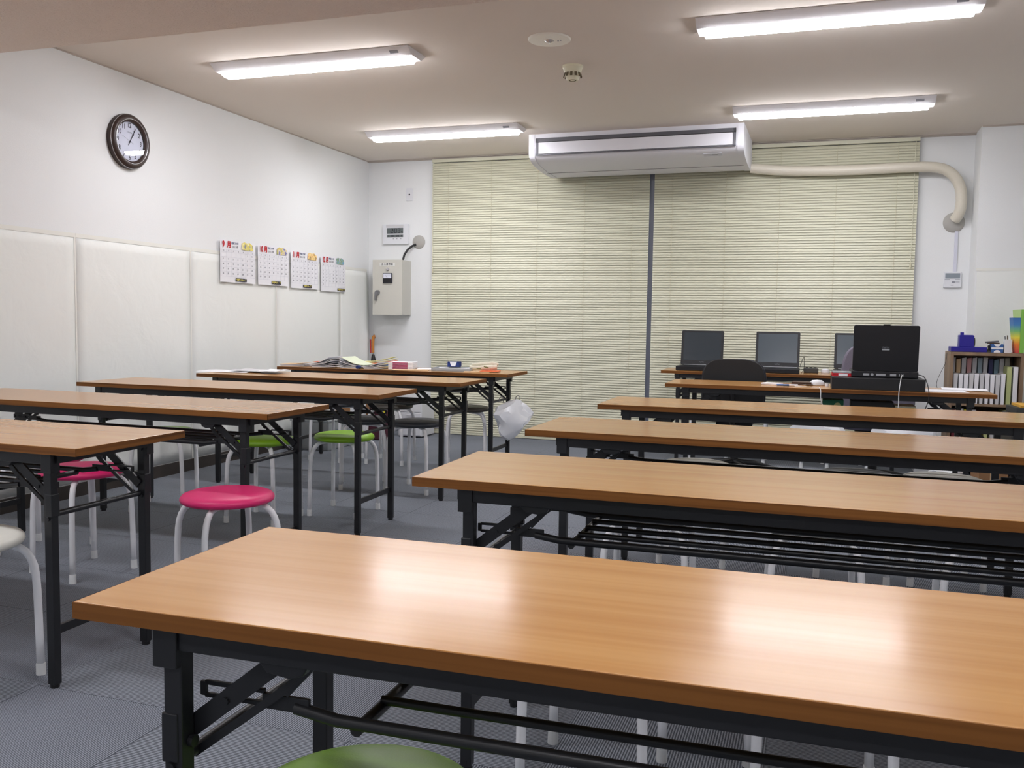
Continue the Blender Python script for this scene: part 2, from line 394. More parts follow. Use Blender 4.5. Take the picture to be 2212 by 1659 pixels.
# ------------------------------------------------------------------ air conditioner and pipe
t = thing('air_conditioner', 'long white ceiling air conditioner in front of the blinds', 'air conditioner', (-1.38, 6.92, ZC), (0, 0, -.012))
prof = [(0, 0), (.004, -.150), (.008, -.162), (.016, -.173), (.030, -.184), (.050, -.194), (.08, -.205), (.12, -.214), (.18, -.223), (.26, -.231), (.36, -.237), (.50, -.241), (.64, -.242), (.69, -.236), (.72, -.215), (.735, -.18), (.74, -.14), (.74, 0)]
b = MB(); b.prism(prof, -.785, .785, 'x'); b.build('body', ACW, t, smooth=True)
pe = [(y - .004, z - (.004 if z < 0 else 0)) for y, z in prof]
for s in (-1, 1):
    b = MB(); b.prism(pe, s * .785, s * .832, 'x'); b.build('end_cap', ACW, t, smooth=True)
b = MB()
b.box(-.775, .775, -.006, .002, -.062, -.034); b.box(-.775, .775, -.006, .002, -.168, -.158); b.box(-.775, -.755, -.006, .002, -.168, -.036); b.box(.755, .775, -.006, .002, -.168, -.036)
b.build('grille_frame', ACG, t)
MB().box(-.750, .752, -.010, .001, -.156, -.068, bev=.002).build('louvre', ACW, t)
MB().box(-.775, .775, -.0075, .001, -.0675, -.0625).build('intake_gap', BLACKP, t)
b = MB(); b.box(-.80, .80, 0, .0015, -.0015, .0015, Matrix.Translation((0, .40, -.2425)))
b.build('panel_seam', ACG, t)
Mb = Matrix.Translation((.60, .085, -.2062)) @ Matrix.Rotation(math.radians(-15), 4, 'X')
bd = MB().box(-.068, .068, -.022, .022, -.0018, .0012, Mb, bev=.0005).build('badge', mat('badge_grey', (206, 206, 214), .4), t)
MB().box(-.006, .036, -.003, .003, -.0024, -.0017, Mb).build('maker_mark', ACG, bd)
# pipe
t = thing('insulated_pipe', 'cream wrapped pipe running from the air conditioner and bending down to the wall', 'pipe', (0, 7.62, 2.2))
pp = [(-.542, 0, .122), (-.3, 0, .09), (.2, 0, .075), (.6, 0, .085), (.80, .005, .083), (.90, .01, .06), (.97, .02, .0), (1.01, .03, -.08), (1.02, .03, -.18), (1.015, .04, -.25), (1.0, .055, -.29), (.985, .075, -.315)]
fine = []
for a, c in zip(pp, pp[1:]):
    for k in range(4): fine.append(Vector(a).lerp(Vector(c), k / 4))
fine.append(Vector(pp[-1])); 
for _ in range(3): fine = [fine[0]] + [(fine[i - 1] + fine[i] * 2 + fine[i + 1]) / 4 for i in range(1, len(fine) - 1)] + [fine[-1]]
MB().tube(fine, [.0395 + (.0012 if i % 2 else 0) for i in range(len(fine))], 16).build('pipe', PIPE, t, smooth=True)
o = MB().lathe([(0, .020), (.030, .022), (.066, .014), (.078, .002), (.078, 0)], 36).build('pipe_cover', PUTTY, None, smooth=True)
o.location = (.985, YB, 1.868); o.rotation_euler = BW; tag(o, 'round grey wall cover where the cream pipe enters the wall', 'pipe cover')
o = MB().lathe([(0, .016), (.03, .015), (.056, .010), (.064, .002), (.064, 0)], 36).build('pipe_cover', PUTTY, None, smooth=True)
o.location = (-3.533, YB, 1.778); o.rotation_euler = BW; tag(o, 'round grey wall cover above the electrical box, black cable below', 'pipe cover')
o = MB().box(.995, 1.018, YB - .012, YB, 1.49, 1.80).build('cable_duct', COND); tag(o, 'thin pale cable duct between pipe cover and wall remote', 'cable duct')
t = thing('wall_remote', 'white wall remote with grey display right of the blinds', 'controller', (.993, YB, 1.428), BW)
MB().prism(rrect(.125, .122, .006), 0, .018).build('case', WPLAS, t, bevel=.002)
MB().box(-.052, .052, .010, .050, .018, .0195).build('display', LCDS, t)
b = MB(); b.box(-.055, -.02, -.002, .004, .018, .0188); b.box(.018, .052, -.002, .004, .018, .0188); b.box(-.004, .018, -.026, -.012, .018, .0188); b.box(.02, .05, -.02, -.016, .018, .0188); b.box(-.012, .01, -.044, -.040, .018, .0188); b.build('buttons', INKG, t)

# ------------------------------------------------------------------ blinds
def blind(x0, x1, ladders, label, cordx, knobz):
    t = thing('venetian_blind', label, 'blind', ((x0 + x1) / 2, 7.69, 0), group='cream venetian blinds'); w = (x1 - x0) / 2
    MB().box(-w, w, -.013, .013, 2.492, 2.520).build('headrail', BLIND, t)
    b = MB(); z = .036; p = .0212
    while z < 2.485:
        for k, (dy, dz) in enumerate(((-.0055, -.0112), (-.0040, -.0035), (-.0008, .0045), (.0045, .0118))):
            a = b._v((-w, dy, z + dz)); c = b._v((w, dy, z + dz))
            if k: b.b.faces.new((pa, pc, c, a))
            pa, pc = a, c
        z += p
    b.build('slats', BLIND, t, smooth='all')
    MB().box(-w, w, -.010, .010, .004, .022, bev=.002).build('bottom_rail', BLIND, t)
    for x in ladders:
        MB().cyl((x - (x0 + x1) / 2, -.0115, .02), (x - (x0 + x1) / 2, -.0115, 2.495), .0012, 6).build('ladder_cord', CORD, t)
    q = cordx - (x0 + x1) / 2
    b = MB(); b.cyl((q, -.020, knobz), (q, -.020, 2.50), .0025, 8); b.build('pull_cord', BLIND, t)
    MB().cyl((q, -.020, knobz - .04), (q, -.020, knobz), .008, 10, .005).build('cord_knob', CORD, t)
    return t
blind(-3.377, -1.372, [-3.214, -2.797, -2.364, -1.934, -1.517], 'cream venetian blind left of the dark gap', -3.363, 1.53)
blind(-1.332, .715, [-1.176, -.735, -.31, .118, .563], 'cream venetian blind right of the dark gap, behind the laptops', .684, 1.56)

# ------------------------------------------------------------------ folding tables
def make_table(name='folding_table'):
    t = thing(name, '-', 'table')
    MB().box(-.8985, .8985, -.2235, .2235, .6785, .70).build('tabletop', WOOD, t, bevel=.0012)
    b = MB(); b.box(-.90, .90, -.225, -.2235, .678, .6992); b.box(-.90, .90, .2235, .225, .678, .6992); b.box(-.90, -.8985, -.225, .225, .678, .6992); b.box(.8985, .90, -.225, .225, .678, .6992)
    eb = b.build('edge_band', [EDGE, EDGE2], t)
    for p_ in eb.data.polygons:
        if abs(p_.center.x) > .8984: p_.material_index = 1
    for s in (-1, 1):
        b = MB(); y = s * .190
        b.box(-.79, .79, y - .012, y + .012, .645, .6785)
        for e in (-1, 1):
            b.box(e * .793, e * .757, y - .0165, y + .0165, .622, .6785)   # leg bracket
            b.prism([(e * .575, .646), (e * .645, .646), (e * .632, .632), (e * .600, .628), (e * .582, .634)], y - .008, y + .008, 'y')
        b.build('side_rail', BLACK, t, bevel=.0015)
    for e in (-1, 1):
        MB().box(e * .80, e * .775, -.19, .19, .648, .6785).build('end_rail', BLACK, t)
        for s in (-1, 1):
            y = s * .185
            b = MB(); b.box(e * .770 - .0135, e * .770 + .0135, y - .0125, y + .0125, .010, .66, bev=.002)
            lg = b.build('leg', BLACK, t)
            MB().cyl((e * .770, y, 0), (e * .770, y, .026), .0125, 14, .0135).build('foot_cap', BLACKP, lg)
            MB().box(e * .7865, e * .762, y - .0145, y + .0145, .495, .560, bev=.002).build('collar', BLACK, lg)
            for bz in (.64, .49): MB().cyl((e * .772, y - .017, bz), (e * .772, y - .0125, bz), .006, 10).build('bolt', BLACK, lg)
            MB().cyl((e * .756, y - s * .004, .52), (e * .749, y - s * .004, .52), .008, 12).build('knob', BLACK, lg)
            # two-bar folding stay
            yi = y - s * .018
            def bar(x0, z0, x1, z1, h, yy, th=.003):
                d = Vector((x1 - x0, 0, z1 - z0)).normalized(); nn = Vector((-d.z, 0, d.x)) * h / 2
                P = [(x0 + nn.x, z0 + nn.z), (x0 - nn.x, z0 - nn.z), (x1 - nn.x, z1 - nn.z), (x1 + nn.x, z1 + nn.z)]
                b.prism(P, yy - th, yy + th, 'y')
            b = MB(); bar(e * .768, .528, e * .610, .654, .026, yi); b.cyl((e * .615, yi - .008, .655), (e * .615, yi + .008, .655), .006, 10); b.cyl((e * .71, yi - .006, .574), (e * .71, yi + .006, .574), .005, 10)
            b.build('stay_bar', BLACK, t)
            b = MB(); bar(e * .766, .492, e * .625, .600, .011, yi - s * .008); bar(e * .630, .592, e * .585, .640, .013, yi - s * .008)
            b.build('stay_link', BLACK, t)
            # slotted end plate of the shelf rod
            b = MB(); yy = s * .15
            b.box(e * .755, e * .665, yy - .003, yy + .003, .583, .589); b.box(e * .755, e * .665, yy - .003, yy + .003, .566, .572)
            b.box(e * .762, e * .753, yy - .003, yy + .003, .568, .587); b.box(e * .668, e * .600, yy - .003, yy + .003, .564, .584)
            b.build('slotted_plate', BLACK, t, bevel=.001)
        MB().cyl((e * .765, -.175, .498), (e * .765, .175, .498), .0085, 12).build('cross_tube', BLACK, t, smooth=True)
        MB().box(e * .765 - .006, e * .765 + .006, -.175, .175, .150, .175).build('lower_bar', BLACK, t)
        MB().cyl((e * .535, -.15, .553), (e * .535, .15, .553), .0085, 10).build('shelf_crossbar', BLACK, t, smooth=True)
    for s in (-1, 1):
        MB().tube([(-.62, s * .15, .570), (-.56, s * .15, .562), (.56, s * .15, .562), (.62, s * .15, .570)], .0085, 10).build('shelf_rail', BLACK, t, smooth=True)
    for y in (-.075, 0, .075):
        MB().cyl((-.535, y, .562), (.535, y, .562), .0065, 10).build('shelf_rod', BLACK, t, smooth=True)
    return t
TB = {
 'R1': (-.889, .892, .018, 1, 'folding table nearest the camera, wood top filling the foreground'),
 'R2': (-.878, 1.895, .012, 1, 'wood-top folding table second from the camera in the right column'),
 'R3': (-.917, 2.877, -.010, 1, 'wood-top folding table third from the camera in the right column'),
 'R4': (-.908, 3.907, .004, 1, 'wood-top folding table in front of the desk with the black laptop box'),
 'R5': (-.849, 5.439, .007, 1, 'folding table carrying the laptop on a black box'),
 'R6': (-1.111, 6.896, .013, 1, 'folding table carrying three open laptops against the blinds'),
 'L1': (-1.895, 1.924, 0, -1, 'empty wood-top folding table nearest the camera in the left column'),
 'L2': (-1.943, 2.902, -.006, -1, 'second folding table from the front in the left column, pink stool before it'),
 'L3': (-1.966, 3.857, .010, -1, 'third folding table in the left column, lime stool beneath it'),
 'L4': (-1.923, 4.795, .011, -1, 'folding table in the left column with loose printed papers on its left end'),
 'L5': (-1.962, 5.75, .004, -1, 'folding table at the back of the left column covered with booklets'),
}
proto = make_table(); TOBJ = {}
for i, (k, (x, y, a, s, lab)) in enumerate(TB.items()):
    o = proto if i == 0 else copy_tree(proto)
    ca, sa = math.cos(a), math.sin(a); dx, dy = s * .90, .225
    o.location = (x + dx * ca - dy * sa, y + dx * sa + dy * ca, 0); o.rotation_euler = (0, 0, a)
    o['label'] = lab; o['group'] = 'wood-top folding tables'; TOBJ[k] = o

# ------------------------------------------------------------------ stools
def make_stool(vm, name='round_stool'):
    t = thing(name, '-', 'stool')
    prof = [(0, .443), (.06, .4425), (.11, .441), (.14, .4375), (.155, .432), (.1625, .423), (.1635, .416), (.160, .4085), (.152, .404), (.13, .402), (0, .402)]
    MB().lathe(prof, 48).build('seat', vm, t, smooth='all')
    for i in range(4):
        a = PI / 4 + i * PI / 2; ca, sa = math.cos(a), math.sin(a); pts = []
        for r, z in ((.195, .012), (.193, .12), (.190, .25), (.187, .30), (.183, .328), (.175, .352), (.163, .372), (.147, .386), (.128, .394), (.10, .397), (.03, .397)): pts.append((r * ca, r * sa, z))
        lg = MB().tube(pts, .0112, 12).build('leg', WHITEST, t, smooth='all')
        MB().cyl((.195 * ca, .195 * sa, 0), (.1944 * ca, .1944 * sa, .034), .0138, 14, .0130).build('foot_cap', RUBW, lg, smooth=True)
    return t
VM = {'pink': PINK, 'green': GREEN, 'black': BLKV, 'brown': GRYV, 'white': WHTV}; protoS = {}
ST = [
 ('green', -.545, 1.03, 20, 'lime green stool tucked under the nearest table at the bottom edge of the photo'),
 ('white', -2.275, 1.885, 0, 'white round stool cut by the left edge of the photo'),
 ('pink', -2.855, 2.932, -13, 'pink round stool seen behind the legs of the nearest left table'),
 ('pink', -1.975, 2.70, -32.5, 'bright pink round stool standing free in the aisle before the second left table'),
 ('pink', -3.26, 3.13, 10, 'pink stool at the left edge of the photo, mostly hidden under the tables'),
 ('green', -2.72, 4.03, 2, 'lime stool under the third left table, left of the more open lime stool'),
 ('green', -2.415, 4.335, 3, 'lime green round stool in clear view under the third left table'),
 ('green', -3.40, 4.084, 22, 'olive-shaded green stool close to the left wall'),
 ('black', -2.325, 5.095, -4, 'black round stool between the fourth left table and the blind'),
 ('brown', -2.385, 6.08, 20, 'dark brown stool under the back left table next to the hanging plastic bag'),
 ('black', -2.70, 5.09, 28, 'black stool behind the lime stool, left of the clearer black stool'),
 ('brown', -2.96, 6.01, 5, 'dark brown stool under the back left table in front of the maroon bag'),
 ('black', -3.40, 5.98, -8, 'dark stool under the back left table nearest the left wall'),
 ('black', -.454, 1.995, 0, 'white-legged stool under the second right table, left one'),
 ('black', .035, 2.06, 6, 'white-legged stool under the second right table, right one'),
 ('black', -.51, 3.02, 2, 'stool under the third right table, leftmost of three'),
 ('black', .02, 3.02, 4, 'stool under the third right table, middle of three'),
 ('black', .53, 3.03, -3, 'stool under the third right table, rightmost of three'),
 ('white', -.49, 4.09, 2, 'stool under the fourth right table, leftmost of three'),
 ('black', .19, 4.09, -5, 'stool under the fourth right table, middle of three'),
 ('white', .53, 4.12, 6, 'stool under the fourth right table, rightmost of three'),
 ('black', -.76, 7.13, 4, 'stool under the laptop table by the blind, left of the swivel chair'),
 ('white', -.20, 7.13, 0, 'stool under the laptop table, between the swivel chair and the hanging bags'),
 ('black', .24, 7.13, 6, 'stool under the laptop table, rightmost of three'),
]
for c, x, y, a, lab in ST:
    if c not in protoS: protoS[c] = o = make_stool(VM[c])
    else: o = copy_tree(protoS[c])
    o.location = (x, y, 0); o.rotation_euler = (0, 0, math.radians(a)); o['label'] = lab; o['group'] = 'round stools with white tube legs'

# ------------------------------------------------------------------ wall clock
t = thing('wall_clock', 'round analogue wall clock with dark brown frame on the left wall', 'clock', (XL, 4.565, 2.124), LW)
MB().lathe([(.118, .030), (.121, .036), (.126, .040), (.134, .046), (.146, .048), (.156, .042), (.164, .030), (.167, .016), (.165, .0)], 64).build('frame', BROWN, t, smooth='all')
MB().lathe([(.1325, .0455), (.1340, .0478), (.1358, .0470)], 64).build('inner_ring', SILV, t, smooth='all')
MB().lathe([(.1632, .0335), (.1648, .0325), (.1655, .030)], 64).build('outer_ring', SILV, t, smooth='all')
MB().lathe([(0, .022), (.122, .022), (.122, .0)], 64).build('dial', DIAL, t)
nums = [(str(i), .097 * math.sin(i * PI / 6), .097 * math.cos(i * PI / 6), .042, 'CENTER', .78, .0006) for i in range(1, 13)]
text_mesh(nums, 'numerals', INK, t, .0226)
text_mesh([('CITIZEN', 0, .055, .0115)], 'maker_name', INKG, t, .0226)
def hand(ang, L, w, tail, z, nm, m):
    a = math.radians(ang); b = MB(); Mx = Matrix.Rotation(-a, 4, 'Z')
    b.prism([(-w * .5, -tail), (w * .5, -tail), (w * .6, L * .72), (w * 1.5, L * .76), (0, L), (-w * 1.5, L * .76), (-w * .6, L * .72)], z, z + .0012, 'z', Mx); b.build(nm, m, t)
hand(30, .098, .0035, .028, .027, 'minute_hand', INK); hand(33, .068, .0045, .0, .0245, 'hour_hand', INK)
hand(292, .075, .0008, .03, .0292, 'second_hand', INKG)
MB().cyl((0, 0, .022), (0, 0, .031), .005).build('hub', INK, t)
MB().lathe([(0, .0355), (.1195, .0355)], 48).build('glass', CLKG, t)

# ------------------------------------------------------------------ calendars
PICS = [picture_mat('picture_gold', [(150, 150, 150), (234, 222, 130), (230, 212, 100), (244, 238, 190)], 30), picture_mat('picture_violet', [(130, 128, 176), (214, 208, 206), (232, 206, 110), (180, 184, 120)], 34),
        picture_mat('picture_orange', [(180, 150, 110), (242, 200, 120), (246, 224, 160), (232, 168, 120)], 34), picture_mat('picture_teal', [(120, 164, 200), (150, 180, 140), (130, 150, 130), (186, 204, 226)], 34)]
def calendar(i, yc, zc, month, start, days, badge_u, label):
    t = thing('wall_calendar', label, 'calendar', (XL + .0215, yc, zc), LW, 'monthly calendar sheets on the left wall')
    w, h = .425, .304
    b = MB(); nx = 12; g = []
    for k in range(nx + 1):
        u = -w / 2 + w * k / nx; g.append([b._v((u, v, .003 * math.sin(k * 1.3 + i) * (.5 - v / h) - .0012)) for v in (-h / 2, -h / 6, h / 6, h / 2)])
    for k in range(nx):
        for j in range(3): b.b.faces.new((g[k][j], g[k + 1][j], g[k + 1][j + 1], g[k][j + 1]))
    b.build('sheet', PAPER, t, smooth='all')
    W = .0035
    text_mesh([(month, -.178 if len(month) == 1 else -.170, .117, .060, 'CENTER', .86 if len(month) == 1 else .66, .0024), ('月', -.112, .117, .050, 'CENTER', 1, .0016)], 'month_heading', RED, t, W)
    text_mesh([('平成 2 9 年', -.042, .131, .0185, 'CENTER', .95, .0003)], 'era_year', INKB, t, W)
    text_mesh([('2 0 1 7 年', -.042, .105, .0185, 'CENTER', .95, .0002)], 'western_year', INK, t, W)
    MB().prism([(.035 + .145 * a, .092 + .058 * c) for a, c in ((0, .05), (.3, 0), (.95, .02), (1, .3), (.96, .72), (.8, .86), (.7, 1), (.45, .9), (.25, 1), (.05, .84), (.03, .5))], W, W + .0004).build('picture', PICS[i], t)
    b = MB(); top, bot, lft, rgt = .082, -.110, -.205, .200
    rows = 6 if start + days > 35 else 5
    for k in range(rows + 1): z = top - .018 - (top - .018 - bot) * k / rows; b.box(lft, rgt, z - .0005, z + .0005, W, W + .0003)
    b.box(lft, rgt, top - .0004, top + .0004, W, W + .0003)
    for k in range(8): x = lft + (rgt - lft) * k / 7; b.box(x - .0004, x + .0004, bot, top, W, W + .0003)
    b.build('grid_lines', INKL, t)
    sp = []
    for d, s_ in enumerate('日月火水木金土'): sp.append((s_, lft + (rgt - lft) * (d + .5) / 7, top - .009, .0125))
    rh = (top - .018 - bot) / rows
    for d in range(1, days + 1):
        q = start + d - 1; sp.append((str(d), lft + (rgt - lft) * (q % 7 + .4) / 7, top - .018 - rh * (q // 7 + .42), .0155, 'CENTER', 1, .0002))
    text_mesh(sp, 'dates', INKM, t, W)
    MB().prism(rrect(.135, .024, .004, cx=badge_u, cy=-.131), W, W + .0004).build('badge', INK, t)
    text_mesh([('学習塾グループ', badge_u, -.131, .0165, 'CENTER', 1.02, .0003)], 'badge_text', YEL, t, W + .0008)
calendar(0, 5.66, 1.461, '9', 5, 30, .03, 'wall calendar sheet for month 9 with a yellow picture')
calendar(1, 6.118, 1.461, '10', 0, 31, .03, 'wall calendar sheet for month 10 with a violet and yellow picture')
calendar(2, 6.573, 1.452, '11', 3, 30, .03, 'wall calendar sheet for month 11 with an orange picture')
calendar(3, 7.04, 1.444, '12', 5, 31, .13, 'wall calendar sheet for month 12 with a blue and green picture')

# ------------------------------------------------------------------ things on the back wall
t = thing('digital_clock', 'white digital wall clock reading 2:03 above the electrical box', 'clock', (-3.763, YB, 1.853), BW)
MB().prism(rrect(.266, .186, .006), 0, .026).build('case', WPLAS, t, bevel=.003)
MB().box(-.096, .082, .062, .088, .026, .0268).build('name_strip', PAPERG, t)
MB().box(-.088, .080, .006, .058, .026, .0270).build('time_display', LCDG, t)
MB().box(-.088, .080, -.028, -.006, .026, .0270).build('date_display', LCDG, t)
def seg(s, x, y, w, h, th, bm):
    on = {'2': 'abged', '0': 'abcdef', '3': 'abgcd', '1': 'bc', '8': 'abcdefg', '6': 'afgedc', '5': 'afgcd'}[s]; k = .012 * h / .05
    R = {'a': (x, x + w, y + h - th, y + h), 'd': (x, x + w, y, y + th), 'g': (x, x + w, y + h / 2 - th / 2, y + h / 2 + th / 2), 'b': (x + w - th, x + w, y + h / 2, y + h), 'c': (x + w - th, x + w, y, y + h / 2), 'f': (x, x + th, y + h / 2, y + h), 'e': (x, x + th, y, y + h / 2)}
    for c in on: q = R[c]; bm.box(q[0], q[1], q[2], q[3], .0270, .0276)
b = MB()
for s_, x in (('2', -.050), ('0', -.012), ('3', .024)): seg(s_, x, .010, .026, .043, .006, b)
b.box(-.019, -.015, .022, .027, .027, .0276); b.box(-.019, -.015, .036, .041, .027, .0276)
seg('5', .061, .010, .014, .022, .0035, b); b.build('time_digits', INK, t)
b = MB()
for s_, x in (('1', -.085), ('2', -.048), ('8', -.030), ('2', .010), ('0', .026), ('5', .058)): seg(s_, x, -.025, .012, .016, .003, b)
b.build('date_digits', INK, t)
b = MB()
for x in (-.02, .015, .055): b.box(x - .006, x + .006, -.046, -.040, .026, .0268)
b.build('button_marks', INKG, t)
t = thing('wall_plate', 'small white wall plate with a dark hole, high on the back wall', 'wall plate', (-3.631, YB, 2.219), BW)
MB().prism(rrect(.072, .118, .010), 0, .007).build('plate', WPLAS, t, bevel=.002); MB().cyl((0, 0, .007), (0, 0, .0082), .008, 16).build('hole', INK, t)

t = thing('electrical_box', 'grey-white metal electrical box with meter and lever on the back wall', 'electrical box', (-3.758, YB - .2, 1.35), BW)
MB().box(-.148, .148, -.252, .252, -.2, -.014, bev=.003).build('enclosure', BOXC, t)
dr = MB().box(-.150, .150, -.254, .254, -.013, .002, bev=.002).build('door', BOXC, t)
MB().box(-.078, .078, .198, .224, .002, .004).build('name_plate', BOXS, dr)
text_mesh([('手 元 開 閉 器', 0, .211, .019, 'CENTER', 1, .0003)], 'name_text', INK, dr, .0046)
MB().lathe([(0, .018), (.008, .017), (.014, .010), (.017, .004), (.017, .002)], 24, Matrix.Translation((.005, .165, 0))).build('pilot_lamp', SILV, dr, smooth=True)
m_ = MB().prism(rrect(.092, .092, .006, cx=.008, cy=.085), .002, .016).build('meter', INK, dr, bevel=.002)
MB().box(-.032, .048, .084, .126, .016, .0172).build('meter_face', DIAL, m_)
b = MB(); b.box(-.0006, .0006, 0, .032, .0172, .0178, Matrix.Translation((.01, .085, 0)) @ Matrix.Rotation(.7, 4, 'Z')); b.box(-.022, .038, .112, .1128, .0172, .0176); b.build('needle', INK, m_)
MB().box(-.032, .048, .045, .080, .016, .0168).build('meter_plate', BLACKP, m_)
b = MB(); b.cyl((-.095, -.048, .002), (-.095, -.048, .022), .022, 24); b.box(-.118, -.098, -.125, -.040, .014, .030, bev=.004); b.build('lever_handle', STEEL, dr, smooth=True)
b = MB(); b.tube([(-3.65, YB - .10, 1.60), (-3.64, YB - .085, 1.66), (-3.615, YB - .06, 1.71), (-3.585, YB - .035, 1.74), (-3.555, YB - .02, 1.757)], .010, 10)
tag(b.build('power_cable', BLACKP, None, smooth=True), 'short black cable curving from the electrical box to the grey cover', 'cable')

# umbrella in the corner
t = thing('umbrella', 'umbrella with amber wooden handle leaning in the far left corner', 'umbrella', (-3.90, 7.60, 0), (math.radians(-3), math.radians(-4), 0))
MB().lathe([(0, .02), (.012, .06), (.028, .45), (.030, .60), (.026, .66), (.018, .70), (.013, .725), (0, .73)], 12).build('canopy', BLACKP, t, smooth=True)
MB().cyl((0, 0, .72), (0, 0, .76), .005).build('shaft', STEEL, t)
MB().tube([(0, 0, .74), (0, 0, .81), (.003, 0, .86), (.008, 0, .89), (.006, .02, .90), (0, .04, .885)], [.012, .014, .015, .014, .013, .011], 12).build('handle', UMBW, t, smooth=True)
MB().box(-.004, .004, -.010, .0, .0, .13, Matrix.Translation((-.021, 0, .74))).build('strap', UMBR, t)

# ------------------------------------------------------------------ booklets on the back left table
def on_table(x, y): return (x, y, .7008)
def booklet_stack(name, label, x, y, w, d, n, th, mats, rot=0, fan=.35, cat='booklets', top=None):
    """bent sheets lying as an opened pile: every leaf is a curved slab"""
    t = thing(name, label, cat, on_table(x, y), (0, 0, rot), 'booklets on the back left table')
    for k in range(n):
        b = MB(); N = 10; A = []; z0 = k * th
        for i in range(N + 1):
            u = i / N; z = z0 + (fan * k * .006 + .003 * fan) * (u ** 2) * 2.0; xx = -w / 2 + w * u - fan * .01 * k * (1 if k % 2 else .6)
            A.append((xx, z))
        for side in (0,):
            vs = [[b._v((px, yy, pz + dz)) for (px, pz) in A] for yy in (-d / 2, d / 2) for dz in (0, th * .8)]
            for i in range(N):
                b.b.faces.new((vs[0][i], vs[0][i + 1], vs[1][i + 1], vs[1][i])); b.b.faces.new((vs[2][i], vs[3][i], vs[3][i + 1], vs[2][i + 1]))
                b.b.faces.new((vs[1][i], vs[1][i + 1], vs[3][i + 1], vs[3][i])); b.b.faces.new((vs[0][i], vs[2][i], vs[2][i + 1], vs[0][i + 1]))
            for i in (0, N): b.b.faces.new((vs[0][i], vs[1][i], vs[3][i], vs[2][i]))
        b.build('leaf_bundle', mats[k % len(mats)], t)
    return t
G = 'booklets on the back left table'
booklet_stack('booklet', 'grey-white booklet pile at the left end of the back left table', -3.67, 5.88, .20, .16, 4, .004, [PAPERG, PAPER, PAPERG, TAN], .05, .3)
booklet_stack('booklet', 'booklet with orange cover on the back left table', -3.53, 6.12, .20, .12, 4, .0065, [PAPER, PAPERG, PAPER, ORANGE], .2, .7)
booklet_stack('booklet', 'splayed magazine pile rising to a peak on the back left table', -3.41, 5.90, .18, .20, 6, .0045, [PAPER, PAPERG, INKG, PAPER, PAPERG, PAPER], .02, .8)
o = booklet_stack('booklet', 'splayed magazine pile sloping right, with pale green cover', -3.215, 5.92, .18, .20, 6, .0045, [PAPER, PAPERG, INKG, PAPER, INKG, mat('pale_sage', (214, 222, 196), .7)], PI - .02, .8)
booklet_stack('booklet', 'folded leaflets with blue and orange covers on the back left table', -3.09, 6.135, .24, .09, 6, .0065, [PALEY, BLUEC, PALEY, ORANGE, PALEY, PALEY], .12, .6)
booklet_stack('booklet', 'white curled booklet pile left of the magenta stack', -3.00, 5.86, .13, .15, 4, .0045, [PAPERG, PAPER, PAPERG, PAPER], 0, .7)
t = thing('booklet_stack', 'neat stack of booklets with magenta bands on the back left table', 'booklets', on_table(-2.84, 5.96), (0, 0, .25), G)
for k in range(6):
    lf = MB().box(-.09, .09, -.09, .09, k * .0085, k * .0085 + .0075, bev=.001).build('booklet', PAPER, t)
    MB().box(-.058, .052, -.0915, .0915, k * .0085 + .0012, k * .0085 + .0068).build('cover_band', MAG, lf)
o = MB().box(-.13, .13, -.06, .06, 0, .003).build('envelope', TAN); o.location = on_table(-2.72, 5.83); o.rotation_euler = (0, 0, .3); tag(o, 'tan envelope beside the magenta booklet stack', 'envelope')
o = MB().box(-.10, .10, -.07, .07, 0, .004).build('paper_pad', PAPER); o.location = on_table(-2.64, 6.02); o.rotation_euler = (0, 0, .3); tag(o, 'thin white pad lying right of the tan envelope', 'notepad')
o = MB().cyl((0, -.02, .012), (0, .02, .012), .012).build('binder_clip', INKB); o.location = on_table(-3.105, 5.775); tag(o, 'small dark blue clip at the front edge among the booklets', 'clip')
t = thing('document_tray', 'clear plastic document case with papers on the back left table', 'document case', on_table(-2.435, 5.95), (0, 0, .15))
MB().box(-.14, .14, -.10, .10, 0, .004).build('base', CLEAR, t)
b = MB(); b.box(-.14, .14, -.10, -.097, .004, .022); b.box(-.14, .14, .097, .10, .004, .022); b.box(-.14, -.137, -.10, .10, .004, .022); b.box(.137, .14, -.10, .10, .004, .022); b.build('rim', CLEAR, t)
MB().box(-.125, .115, -.09, .09, .005, .016).build('papers', PAPER, t)
t = thing('clip_box', 'small blue and white clip box standing on the clear document case', 'box', (-2.46, 6.02, .7235), (0, 0, .1))
MB().box(-.045, .045, -.03, .03, 0, .038, bev=.004).build('body', INKB, t)
MB().prism([(-.028, .039), (.028, .039), (.014, .006), (-.014, .006)], -.0315, -.030, 'y').build('front_label', PAPER, t)
t = thing('paper_folder', 'tan and orange folder under the cream cloth', 'folder', on_table(-2.21, 5.93), (0, 0, .2))
MB().box(-.12, .06, -.08, .08, 0, .004).build('cover', TAN, t); MB().box(-.01, .12, -.07, .07, .0045, .008).build('flap', ORANGE, t)
